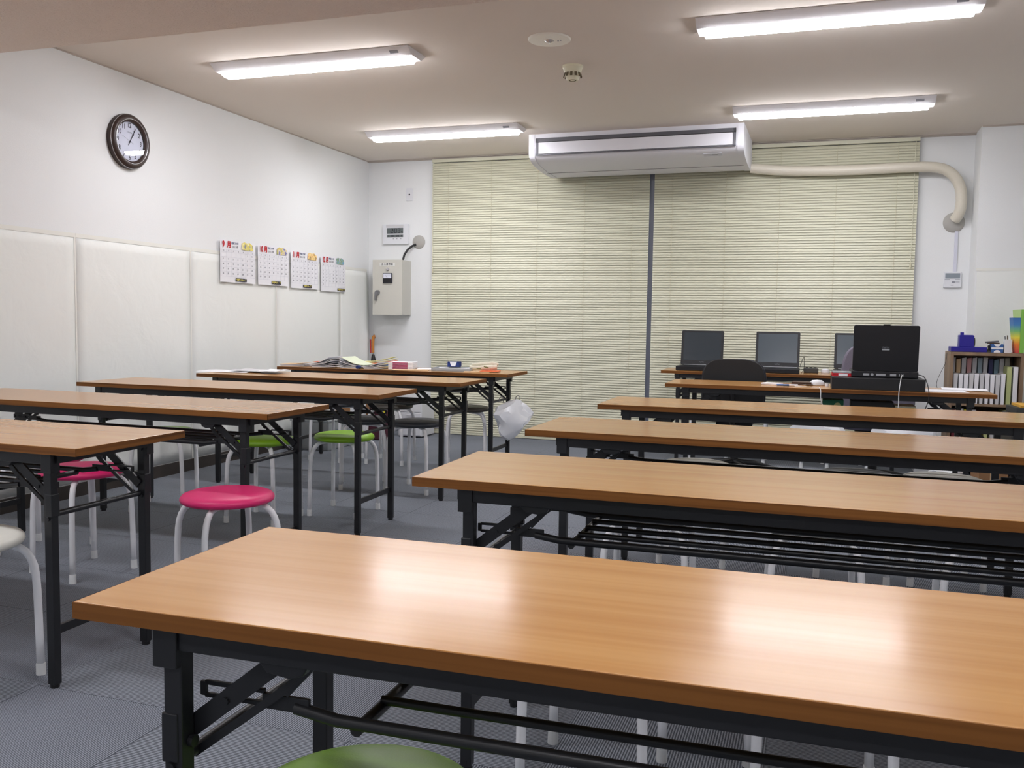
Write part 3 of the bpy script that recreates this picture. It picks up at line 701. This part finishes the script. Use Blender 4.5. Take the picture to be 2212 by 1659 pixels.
def blob(name, m, label, cat, loc, size, seed, rot=0, amp=.25, sub=3, fold=3.0):
    rnd = random.Random(seed); bm = bmesh.new(); bmesh.ops.create_icosphere(bm, subdivisions=sub, radius=1)
    ph = [(rnd.uniform(-1, 1), rnd.uniform(-1, 1), rnd.uniform(-1, 1), rnd.uniform(0, 6)) for _ in range(7)]
    for v in bm.verts:
        d = 0
        for k, (a, b2, c, p) in enumerate(ph): d += abs(math.sin(fold * (1 + k * .35) * (a * v.co.x + b2 * v.co.y + c * v.co.z) + p)) / (1 + k * .5)
        v.co *= 1 + amp * (d / 2.2 - .6)
        v.co = Vector((v.co.x * size[0], v.co.y * size[1], max(-1, v.co.z) * size[2]))
    mn = min(v.co.z for v in bm.verts)
    for v in bm.verts: v.co.z -= mn
    me = bpy.data.meshes.new(name); bm.to_mesh(me); bm.free(); me.materials.append(m)
    for p in me.polygons: p.use_smooth = True
    me.set_sharp_from_angle(angle=math.radians(28))
    o = bpy.data.objects.new(name, me); C.objects.link(o); o.location = loc; o.rotation_euler = (0, 0, rot)
    if label: tag(o, label, cat)
    return o
t = thing('rolled_cloth', 'cream cloth with dark print rolled up on the tan folder', 'cloth', (-2.21, 5.96, .7095), (0, 0, .25))
b = MB(); b.tube([(-.10, 0, .018), (-.03, -.01, .017), (.04, 0, .020), (.09, .01, .024)], [.014, .016, .019, .018], 12); b.tube([(-.09, .02, .036), (-.02, .015, .042), (.06, .015, .046), (.10, .02, .040)], [.008, .013, .016, .012], 12)
b.build('roll', CLOTH, t, smooth=True); b = MB(); b.box(-.005, .03, -.022, -.016, .022, .030, Matrix.Rotation(.2, 4, 'Y')); b.box(-.05, -.02, -.026, -.022, .010, .016); b.build('print', CLOTHG, t)

# papers on fourth left table
for k, (x, y, r, w, d, lab, m) in enumerate([(-3.66, 5.03, .12, .36, .22, 'white printed sheets nearest the left end of the fourth left table', PAPER), (-3.48, 5.09, -.1, .30, .21, 'overlapping white sheets on the right side of the same paper spread', PAPERG), (-3.30, 5.02, .05, .13, .20, 'brown-edged card at the right of the paper spread', PAPER)]):
    b = MB(); g = []
    for i in range(9):
        g.append([b._v((-w / 2 + w * i / 8, -d / 2 + d * j / 4, .0015 + .006 * k * 0 + .006 * (math.sin(i * .9 + k) * .5 + .5) * (j % 2))) for j in range(5)])
    for i in range(8):
        for j in range(4): b.b.faces.new((g[i][j], g[i + 1][j], g[i + 1][j + 1], g[i][j + 1]))
    o = b.build('paper_sheet', m, solid=.001); o.location = (x, y, .7008 + k * .0085); o.rotation_euler = (0, 0, r); tag(o, lab, 'paper', 'papers on the fourth left table')

# ------------------------------------------------------------------ hanging bags
def hang_bag(name, label, loc, w, h, d, seed, hooks, rotz=0, top=.57, skew=0):
    t = thing(name, label, 'plastic bag', loc, (0, 0, rotz))
    rnd = random.Random(seed); bm = bmesh.new(); bmesh.ops.create_icosphere(bm, subdivisions=3, radius=1.05)
    pl = [(Vector((rnd.uniform(-1, 1), rnd.uniform(-1, 1), rnd.uniform(-.8, .8))).normalized(), rnd.uniform(.55, .85)) for _ in range(16)]
    for v in bm.verts:
        for n_, dd in pl:                     # flatten against random planes: taut facets with creases between
            k = v.co.dot(n_) - dd
            if k > 0: v.co -= n_ * k * .85
        v.co += Vector((rnd.uniform(-1, 1), rnd.uniform(-1, 1), rnd.uniform(-1, 1))) * .075
        f_ = .62 + .38 * min(1, (1 + v.co.z) / 1.3)
        v.co = Vector((v.co.x * f_ * w / 2 + v.co.z * skew, v.co.y * d / 2, (v.co.z + 1) * h / 2))
    me = bpy.data.meshes.new('bag'); bm.to_mesh(me); bm.free(); me.materials.append(BAG)
    for p in me.polygons: p.use_smooth = True
    me.set_sharp_from_angle(angle=math.radians(24))
    o = bpy.data.objects.new('bag', me); C.objects.link(o); o.parent = t
    for x in hooks:
        b = MB(); pts = []
        for k in range(12):
            a = -.5 + k / 11 * 4.4; pts.append((x + .022 * math.cos(a), 0, top - loc[2] + .006 + .020 * math.sin(a)))
        pts = pts[::-1]; pts.append((x + .015, 0, h * .93)); b.tube(pts, .0028, 6); b.build('hook', STEEL if name == 'plastic_bag' else WHITEST, t, smooth=True)
    return t
t = hang_bag('plastic_bag', 'white plastic bag hanging from hooks on the end of the back left table', (-2.02, 6.09, .225), .50, .275, .17, 5, (-.13, .03), rotz=math.radians(62), top=.500, skew=.055)
for i, (x, lab, sd) in enumerate([(.03, 'white plastic bag hanging under the laptop-box desk, left one', 11), (.47, 'white plastic bag hanging under the laptop-box desk, right one', 12)]):
    hang_bag('carrier_bag', lab, (x, 5.535, .31), .40, .25, .13, sd, (-.12, .10), top=.572)
blob('crumpled_bag', BAG, 'crumpled clear plastic bag on the floor before the cardboard boxes', 'plastic bag', (.90, 6.78, 0), (.10, .09, .05), 21, amp=.5, sub=4, fold=3)

# ------------------------------------------------------------------ laptops
def laptop(label, x, y, z, rot=0, w=.325, lid=.272, tilt=10, scr=SCREEN, name='laptop', base_h=.034):
    t = thing(name, label, 'laptop', (x, y, z), (0, 0, rot))
    MB().box(-w / 2 - .004, w / 2 + .004, -.25, 0, .001, base_h, bev=.004).build('base', LAPB, t)
    MB().box(-w / 2 + .02, w / 2 - .02, -.12, -.028, base_h, base_h + .002).build('keyboard', BLACKP, t)
    MB().box(-w / 2 + .006, w / 2 - .006, -.247, -.13, base_h, base_h + .0015).build('palm_rest', LAPB, t)
    MB().box(-w / 2 + .03, w / 2 - .012, -.026, -.008, base_h, base_h + .006, bev=.001).build('hinge_strip', LAPS, t)
    ld = bpy.data.objects.new('lid', None)
    Mx = Matrix.Translation((0, -.006, base_h + .002)) @ Matrix.Rotation(math.radians(-tilt), 4, 'X')
    b = MB(); b.prism(rrect(w, lid, .010, cy=lid / 2), -.008, .008, 'z', Mx @ Matrix.Rotation(PI / 2, 4, 'X')); ld = b.build('lid', LAPB, t, bevel=.002)
    b = MB(); b.box(-w / 2 + .018, w / 2 - .018, -.0092, -.0078, .034, lid - .016, Mx); b.build('screen', scr, ld)
    b = MB(); b.box(-w / 2 + .015, w / 2 - .015, -.0085, -.0078, .014, .030, Mx); b.build('lower_bezel', LAPB, ld)
    return t, ld, Mx
LT = []
for x, lab, scr, rt in ((-.838, 'open black laptop at the left end of the blind-side table', SCREEN, .0), (-.268, 'open black laptop with grey screen, middle of the blind-side table', SCREEN2, -.0), (.305, 'open laptop with bright grey screen partly behind the rear-facing laptop', SCREEN2, 0)):
    t, ld, Mx = laptop(lab, x, 7.185, .7008, rt, scr=scr); LT.append(t)
    q = text_mesh([('FUJITSU', 0, 0, .011)], 'maker_name', INKG, ld, 0); q.data.transform(Mx @ Matrix.Translation((0, -.0092, .021)) @ Matrix.Rotation(PI / 2, 4, 'X'))
# rear-facing laptop on black box
t = thing('desk_box', 'low black box on the desk lifting the rear-facing laptop', 'box', (.346, 5.62, .7008), (0, 0, .007))
MB().box(-.246, .246, -.165, .165, 0, .068, bev=.003).build('case', BLACKP, t)
t, ld, Mx = laptop('black laptop seen from behind on the black box, white cable plugged in', .385, 5.545, .7695, PI + .01, w=.348, lid=.262, tilt=4, base_h=.036)
b = MB(); b.prism(rrect(.020, .0045, .001), 0, .0012, 'z'); 
b.b.transform(Mx @ Matrix.Translation((0, .0095, .124)) @ Matrix.Rotation(-PI / 2, 4, 'X') @ Matrix.Rotation(PI, 4, 'Y') @ Matrix.Scale(2.0, 4)); b.build('logo_plate', LAPS, ld)
q = text_mesh([('FUJITSU', 0, 0, .0105)], 'maker_name', INKG, ld, 0)
q.data.transform(Mx @ Matrix.Translation((0, .0088, .136)) @ Matrix.Rotation(PI, 4, 'Z') @ Matrix.Rotation(PI / 2, 4, 'X'))
b = MB(); b.box(-.018, .018, .004, .016, .262, .268, Mx); b.build('latch', BLACKP, ld)
b = MB()
for x, w_p in ((.098, .032), (.02, .050), (-.045, .032)): b.box(x - w_p / 2, x + w_p / 2, 0, .0015, .010, .022)
b.cyl((.066, 0, .016), (.066, .0015, .016), .008, 16)
for x in (-.078, -.088, -.098): b.box(x - .002, x + .002, 0, .0015, .010, .022)
b.build('rear_ports', LAPS, t)
def cable(name, label, pts, r, m=WIREW):
    P = [Vector(p) for p in pts]; F = []
    for i in range(len(P) - 1):
        p0, p1, p2, p3 = P[max(i - 1, 0)], P[i], P[i + 1], P[min(i + 2, len(P) - 1)]
        for k in range(8):
            s = k / 8; F.append(.5 * ((2 * p1) + (-p0 + p2) * s + (2 * p0 - 5 * p1 + 4 * p2 - p3) * s * s + (-p0 + 3 * p1 - 3 * p2 + p3) * s ** 3))
    F.append(P[-1]); return tag(MB().tube(F, r, 8).build(name, m, None, smooth=True), label, 'cable')
cable('usb_cable', 'white cable hanging from the rear-facing laptop over the desk edge', [(.478, 5.543, .787), (.475, 5.50, .785), (.465, 5.448, .777), (.455, 5.425, .70), (.455, 5.425, .62), (.452, 5.43, .55)], .0024)
cable('power_lead', 'thin black cable beside the black box, hanging from the laptop', [(.565, 5.58, .79), (.59, 5.50, .78), (.606, 5.44, .72), (.606, 5.42, .66), (.59, 5.43, .60), (.575, 5.44, .55)], .0025, BLACKP)
# things on the desk
t = thing('disc_case', 'flat stack of red and white cases on the left end of the black box', 'case', (.165, 5.60, .7695), (0, 0, .05))
for k in range(3):
    c_ = MB().box(-.062, .062, -.05, .05, k * .0095, k * .0095 + .0085, bev=.001).build('case', CLEAR if k == 2 else RED, t)
MB().box(-.03, .02, -.0515, -.050, .002, .016).build('spine_label', PAPER, t)
t = thing('computer_mouse', 'white mouse on the desk left of the black box', 'mouse', (.022, 5.72, .7008), (0, 0, .5))
b = MB(); b.lathe([(0, .034), (.6, .031), (.85, .020), (1, .006), (.96, 0), (0, 0)], 24, Matrix.Diagonal((.052, .031, 1, 1))); b.build('shell', WPLAS, t, smooth='all')
MB().box(-.004, .004, -.002, .002, .030, .0355).build('wheel', ACG, t)
cable('mouse_cable', 'white mouse cable looping on the desk and over its front edge', [(-.02, 5.70, .704), (-.07, 5.62, .704), (-.10, 5.53, .704), (-.04, 5.50, .704), (.02, 5.49, .704), (.035, 5.455, .706), (.042, 5.43, .69), (.045, 5.425, .64), (.06, 5.43, .60), (.09, 5.44, .57)], .0022)
o = MB().cyl((0, 0, 0), (.0, 0, .016), .011).build('earphone', WPLAS); o.location = (.078, 5.665, .7008); tag(o, 'small white round bit between the mouse and the black box', 'adapter')
o = MB().box(-.055, .055, -.038, .038, 0, .010, bev=.002).build('note_pad', PAPER); o.location = on_table(-.235, 5.66); o.rotation_euler = (0, 0, -.35); tag(o, 'white card case on the desk, left of the pen', 'card case')
t = thing('marker_pen', 'white and violet pen on the desk before the brown wallet', 'pen', on_table(-.135, 5.555), (0, 0, .12))
MB().cyl((-.07, 0, .006), (0, 0, .006), .0055).build('barrel', LBLUE, t); MB().cyl((0, 0, .006), (.05, 0, .006), .006).build('cap', PAPER, t)
t = thing('wallet', 'dark brown wallet on the desk left of the mouse', 'wallet', on_table(-.06, 5.72), (0, 0, -.1))
MB().box(-.062, .062, -.05, .05, 0, .010, bev=.003).build('lower_cover', BINK, t); MB().box(-.058, .055, -.045, .045, .0105, .020, bev=.003).build('upper_cover', BINK, t)
for k, (x, y, r, lab) in enumerate([(.70, 5.62, .05, 'white sheet on the desk touching the black box'), (.835, 5.79, -.10, 'white sheet at the right end of the desk, partly over the other sheet')]):
    o = MB().box(-.12, .12, -.10, .10, 0, .0012).build('paper_sheet', PAPER); o.location = (x, y, .7008 + .002 * k); o.rotation_euler = (0, 0, r); tag(o, lab, 'paper', 'white sheets on the desk')
t = thing('power_adapter', 'dark grey adapter block on the laptop table, right of the middle laptop', 'adapter', on_table(-.02, 7.17), (0, 0, .05))
MB().box(-.052, .052, -.03, .03, 0, .036, bev=.004).build('body', COUNTER, t); b = MB()
for x in (-.03, 0, .03): b.cyl((x, 0, .036), (x, 0, .042), .010)
b.build('sockets', BLACKP, t)
t = thing('round_puck', 'small round white puck on the laptop table', 'puck', on_table(.085, 7.24))
MB().lathe([(0, .030), (.020, .029), (.028, .024), (.031, .012), (.030, 0), (0, 0)], 24).build('body', WPLAS, t, smooth=True); MB().lathe([(0, .0315), (.014, .0312), (.016, .029)], 20).build('top_disc', PAPERG, t)
cable('laptop_cable', 'black cable rising at the right side of the middle laptop', [(-.10, 7.10, .745), (-.075, 7.12, .82), (-.068, 7.14, .80), (-.07, 7.12, .735), (-.085, 7.06, .704)], .002, BLACKP)

# ------------------------------------------------------------------ office chairs
def office_chair(label, x, y, rot, fab, bw, bz0, bz1, by, shell):
    t = thing('office_chair', label, 'office chair', (x, y, 0), (0, 0, rot))
    b = MB(); h = bz1 - bz0
    P = []
    for k in range(25):
        a = PI * k / 24; P.append((bw / 2 * math.copysign(abs(math.cos(a)) ** .55, math.cos(a)), bz0 + h * .45 + h * .55 * math.sin(a) ** .6 if 0 < k < 24 else bz0 + h * .45))
    P += [(-bw / 2 * .98, bz0 + .06), (-bw / 2 * .88, bz0 + .01), (-bw / 2 * .7, bz0), (bw / 2 * .7, bz0), (bw / 2 * .88, bz0 + .01), (bw / 2 * .98, bz0 + .06)]
    b.prism(P, by - .025, by + .03, 'y'); b.build('backrest', fab, t, bevel=.014, smooth=True)
    MB().prism([(a * .96, z) for a, z in P], by - .036, by - .026, 'y').build('back_shell', shell, t, bevel=.004)
    b = MB(); b.prism(rrect(.46, .44, .12, 8, cy=.0), .405, .455); b.build('seat', fab, t, bevel=.018, smooth=True)
    MB().box(-.12, .12, -.10, .12, .375, .405, bev=.004).build('seat_plate', BLACKP, t)
    MB().tube([(0, -.05, .38), (0, by * .85, .375), (0, by - .03, .42), (0, by - .045, .52), (0, by - .045, bz0 + h * .5)], .016, 10).build('back_bar', BLACKP, t, smooth=True)
    b = MB(); b.cyl((0, 0, .10), (0, 0, .25), .028, 16); b.cyl((0, 0, .25), (0, 0, .38), .018, 16); b.build('gas_lift', BLACKP, t, smooth=True)
    for k in range(5):
        a = 2 * PI * k / 5 + .3; c, s = math.cos(a), math.sin(a)
        ar = MB().tube([(0, 0, .115), (.14 * c, .14 * s, .105), (.27 * c, .27 * s, .075)], [.022, .018, .013], 10).build('base_arm', BLACKP, t, smooth=True)
        b = MB(); b.cyl((.27 * c - .02 * s, .27 * s + .02 * c, .026), (.27 * c + .02 * s, .27 * s - .02 * c, .026), .026, 16); b.cyl((.27 * c, .27 * s, .03), (.27 * c, .27 * s, .075), .007); b.build('caster', BLACKP, ar)
    return t
office_chair('dark navy office chair seen from behind, in front of the laptop table', -.50, 6.34, 0, FABD, .42, .50, .832, -.23, BLACKP)
office_chair('grey-violet office chair mostly hidden behind the rear-facing laptop', .385, 6.25, 0, FABG, .44, .52, .955, -.20, FABG)

# ------------------------------------------------------------------ bookcase
BX0, BX1, BY0, BY1, BZ = .93, 1.40, 7.13, 7.43, .885
t = thing('bookcase', 'small brown wooden bookcase full of papers in the right corner', 'bookcase', (BX0, BY0, 0)); W_, D_ = BX1 - BX0, BY1 - BY0
for x0, x1 in ((0, .02), (W_ - .02, W_)): MB().box(x0, x1, 0, D_, 0, BZ - .022).build('side_panel', SHELFWOOD, t)
MB().box(0, W_, 0, D_, BZ - .022, BZ).build('top_panel', SHELFWOOD, t)
for z in (.03, .24, .50): MB().box(.02, W_ - .02, .01, D_ - .008, z, z + .018).build('shelf', SHELFWOOD, t)
MB().box(.02, W_ - .02, D_ - .008, D_, .03, BZ - .022).build('back_panel', SHELFWOOD, t)
def file_row(n, x0, x1, y0, d, z, h0, h1, mats, grp, labs, name='paper_bundle', lean=.02):
    w = (x1 - x0) / n
    for k in range(n):
        h = random.uniform(h0, h1); xa = x0 + k * w + w * .06; xb = xa + w * .84; ln = random.uniform(-lean, lean)
        m = mats[k % len(mats)]; b = MB()
        b.prism([(xa + w * .15, 0), (xb - w * .15, 0), (xb, h), (xa, h * random.uniform(.97, 1))], 0, d, 'y')
        o = b.build(name, m); o.location = (0, y0, z)
        mid = (xa + xb) / 2; pos = 'leftmost' if k == 0 else 'rightmost' if k == n - 1 else ['second', 'third', 'fourth', 'fifth', 'sixth', 'seventh', 'eighth', 'ninth', 'tenth', 'eleventh', 'twelfth'][k - 1] + ' from the left'
        tag(o, labs[0] + ', ' + pos, labs[1], grp)
file_row(10, .955, 1.295, 7.145, .15, .5182, .21, .222, [PAPERG, PAPER, PAPER, PAPERG, PAPER], 'white paper bundles standing on the middle shelf', ('white paper bundle in the front row of the middle shelf', 'papers'))
file_row(11, .955, 1.345, 7.305, .10, .5182, .315, .33, [PAPERG, TAN, PAPERG, mat('spine_pink', (196, 150, 150), .6), PAPERG, mat('spine_blue', (150, 168, 178), .6), PAPERG, NAVY, mat('spine_teal', (110, 136, 150), .6), PAPERG, mat('spine_stone', (186, 184, 170), .6)], 'booklets in the rear row of the middle shelf', ('taller booklet in the rear row of the middle shelf', 'booklet'), 'booklet')
for k, (x, m, lab, rx) in enumerate(((1.315, PALEG, 'yellow-green file standing at the right of the middle shelf', .03), (1.355, PAPER, 'white curled leaflet leaning at the right end of the middle shelf', .0))):
    o = MB().box(-.014, .014, 0, .15, 0, .27).build('file', m); o.location = (x, 7.15, .5182); tag(o, lab, 'file')
file_row(10, .955, 1.375, 7.17, .20, .2582, .19, .225, [mat('spine_wine', (120, 44, 60), .6), PAPERG, YELP, PAPERG, mat('spine_brick', (180, 80, 60), .6), PALEG, PAPERG, TAN, PALEG, PAPERG], 'booklets on the lower shelf', ('booklet on the lower shelf of the bookcase', 'booklet'), 'booklet')
# things on the bookcase
zt = BZ + .0008
t = thing('hole_punch', 'cobalt blue heavy-duty punch on the left of the bookcase top', 'hole punch', (1.055, 7.26, zt))
MB().box(-.118, .118, -.07, .07, 0, .036, bev=.003).build('base', BLUE, t)
MB().prism([(-.062, .036), (.035, .036), (.035, .115), (.028, .122), (-.058, .122), (-.062, .118)], -.045, .045, 'y').build('body', BLUE, t, bevel=.003)
MB().box(-.052, -.030, -.015, .015, .118, .140, bev=.003).build('plunger', BLUE, t)
b = MB(); b.cyl((.036, 0, .07), (.044, 0, .07), .032, 20); b.build('dial', COUNTER, t); MB().box(.033, .038, -.03, .03, .04, .072).build('scale_strip', PAPER, t)
t = thing('rubber_stamp', 'small black stamp standing right of the blue punch', 'stamp', (1.187, 7.22, zt))
MB().box(-.016, .016, -.016, .016, 0, .012).build('foot', COUNTER, t); MB().lathe([(.010, .012), (.007, .03), (.009, .045), (.004, .052), (0, .053)], 14).build('grip', BLACKP, t, smooth=True)
t = thing('small_carton', 'small blue and white box on the bookcase top', 'box', (1.238, 7.24, zt))
MB().box(-.038, .038, -.04, .04, 0, .060, bev=.001).build('carton', LBLUE, t); MB().box(-.0385, .0385, -.0405, -.0395, .024, .038).build('white_band', PAPER, t)
b = MB(); b.prism([(.022 * math.cos(PI * k / 10), .0605 - .018 * math.sin(PI * k / 10)) for k in range(11)], -.0412, -.0402, 'y'); b.prism([(.022 * math.cos(PI * k / 10), .018 * math.sin(PI * k / 10)) for k in range(11)], -.0412, -.0402, 'y'); b.build('white_spot', PAPER, t)
t = thing('stacked_case', 'brown and silver cases stacked askew on the blue and white box', 'case', (1.222, 7.24, zt + .0605), (0, 0, .1))
b = MB(); b.box(-.042, .034, -.015, .015, 0, .010, bev=.002); b.build('lower_case', BINK, t); b = MB(); b.box(-.055, .030, -.014, .014, .0105, .022, Matrix.Rotation(-.09, 4, 'Y'), bev=.002); b.build('upper_case', ACG, t)
t = thing('pen_cup', 'white pen holder between the blue box and the green rack', 'pen holder', (1.305, 7.22, zt))
b = MB(); b.prism([(-.022, 0), (.022, 0), (.025, .095), (-.025, .095)], -.022, .022, 'y'); b.build('cup', WPLAS, t)
for k in range(3):
    MB().cyl((-.012 + .012 * k, 0, .05), (-.018 + .016 * k, .004, .118 + .006 * (k % 2)), .0035).build('pen', [ACG, BINK, WPLAS][k], t)
t = thing('file_rack', 'tall lime green file holder with colourful leaflets on the bookcase', 'file holder', (1.362, 7.24, zt))
b = MB(); b.box(.008, .036, -.09, .09, 0, .31, bev=.002); b.build('back_wall', LIME, t)
MB().prism([(-.048, .305), (.007, .31), (.007, .25), (-.042, .25)], -.088, -.084, 'y').build('clear_panel', LIMEL, t)
RB = mat('rainbow_print', (60, 120, 190), .6); nt = RB.node_tree
tc = nt.nodes.new('ShaderNodeTexCoord'); sx = nt.nodes.new('ShaderNodeSeparateXYZ'); mr = nt.nodes.new('ShaderNodeMapRange'); mr.inputs[1].default_value = 0; mr.inputs[2].default_value = .25
cr = nt.nodes.new('ShaderNodeValToRGB'); e = cr.color_ramp.elements; e[0].color = lin((200, 60, 70)); e[1].color = lin((60, 110, 180))
for p, c in ((.25, (232, 130, 50)), (.45, (232, 220, 70)), (.62, (120, 190, 120)), (.8, (70, 130, 190))): k = e.new(p); k.color = lin(c)
nt.links.new(tc.outputs['Object'], sx.inputs[0]); nt.links.new(sx.outputs[2], mr.inputs[0]); nt.links.new(mr.outputs[0], cr.inputs[0]); nt.links.new(cr.outputs[0], nt.nodes['Principled BSDF'].inputs['Base Color'])
MB().prism([(-.010, 0), (.007, 0), (.007, .25), (-.042, .25), (-.036, .18), (-.022, .08)], -.086, .05, 'y').build('leaflets', RB, t)
cable('bookcase_wire', 'thin dark wire hanging at the left side of the bookcase', [(.925, 7.30, .87), (.915, 7.27, .80), (.88, 7.25, .72), (.86, 7.25, .65), (.87, 7.25, .60)], .0015, BLACKP)

# ------------------------------------------------------------------ clutter under the right tables
t = thing('black_box', 'black box on the rail shelf under the laptop-box desk', 'box', (.327, 5.665, .5700)); MB().box(-.115, .115, -.10, .10, 0, .060, bev=.004).build('body', BLACKP, t)
t = thing('carton_box', 'cream carton on the rail shelf under the desk, right of the black box', 'box', (.506, 5.665, .5700)); MB().box(-.055, .055, -.09, .09, 0, .038, bev=.002).build('carton', CREAMP, t)
MB().box(.020, .045, -.0912, -.0895, .012, .032).build('green_mark', PALEG, t)
t = thing('green_carton', 'green box with yellow print on the rail shelf under the desk', 'box', (.115, 5.665, .5700)); MB().box(-.058, .058, -.09, .09, 0, .058, bev=.002).build('carton', GRNB, t)
MB().prism([(.025 + .020 * math.cos(a * PI / 6), .026 + .018 * math.sin(a * PI / 6)) for a in range(12)], -.0912, -.0895, 'y').build('print', PALEG, t)
t = thing('storage_bin', 'white plastic bin left of the bookcase, under the desks', 'bin', (.79, 7.22, 0)); b = MB(); b.box(-.07, .07, -.10, .10, 0, .325, bev=.004); b.build('body', WPLAS, t); MB().box(-.075, .075, -.105, .105, .326, .34).build('lid', WPLAS, t)
for k, (x, y, w, d, h, lab) in enumerate(((1.135, 6.66, .088, .10, .26, 'brown cardboard box on the floor, right of the crumpled bag'), (1.41, 6.70, .15, .13, .245, 'brown cardboard box on the floor at the right edge of the photo'))):
    t = thing('cardboard_box', lab, 'box', (x, y, 0), (0, 0, .1), 'cardboard boxes on the floor'); MB().box(-w, w, -d, d, 0, h, bev=.002).build('carton', CARD, t); MB().box(-.02, .02, -d - .0005, -d + .0, .02, h - .01).build('packing_tape', TAN, t)
t = thing('tool_case', 'dark grey case with amber foam top at the right edge of the photo', 'case', (1.40, 6.70, .2462), (0, 0, .05))
MB().box(-.17, .20, -.14, .14, .0, .255, bev=.006).build('body', COUNTER, t); MB().box(-.15, .20, -.13, .13, .256, .300, bev=.004).build('lid', COUNTER, t); MB().box(-.12, .19, -.115, .12, .301, .316).build('foam_top', AMBER, t)
# clutter in far left corner
t = thing('drawer_unit', 'white plastic drawer box in the far left corner before the blind', 'drawers', (-3.42, 7.47, 0)); MB().box(-.115, .115, -.14, .14, .012, .335, bev=.004).build('frame', WPLAS, t)
for z in (.02, .125, .23): d_ = MB().box(-.105, .105, -.146, -.138, z, z + .095, bev=.003).build('drawer', WPLAS, t); MB().box(-.03, .03, -.151, -.146, z + .07, z + .08).build('handle', PAPERG, d_)
t = thing('tote_bag', 'maroon cloth bag with yellow item in the far left corner', 'bag', (-3.60, 7.10, 0)); MB().prism([(-.09, 0), (.09, 0), (.08, .30), (-.08, .30)], -.06, .06, 'y').build('body', MAROON, t, bevel=.012)
MB().tube([(-.04, -.062, .28), (-.03, -.064, .34), (.02, -.064, .34), (.03, -.062, .28)], .004, 6).build('handle', TAN, t); MB().box(.055, .08, -.075, -.061, .17, .27, bev=.003).build('yellow_item', YELP, t)
t = thing('cardboard_box', 'tall cardboard box behind the stools in the far left corner', 'box', (-3.86, 7.12, 0)); MB().box(-.14, .13, -.10, .10, 0, .31, bev=.002).build('carton', CARD, t); MB().box(.09, .10, -.1008, -.0995, .02, .30).build('packing_tape', TAN, t)
t = thing('storage_tub', 'cloudy clear plastic tub with blue things near the left wall', 'tub', (-3.82, 6.54, 0)); MB().box(-.17, .17, -.25, .25, 0, .23, bev=.01).build('tub', CLEAR, t); MB().box(-.178, .178, -.258, .258, .231, .245, bev=.003).build('lid', CLEAR, t); MB().box(.174, .179, -.14, -.06, .08, .16).build('contents', NAVY, t)
for k, (x, y, lab) in enumerate(((-3.74, 6.88, 'thin white panel standing left of the maroon bag'), (-3.69, 6.93, 'narrower white panel just behind the other white panel'))):
    o = MB().box(-.010, .010, -.05, .05, 0, .36 - .04 * k).build('white_board', WPLAS); o.location = (x, y, 0); tag(o, lab, 'panel')
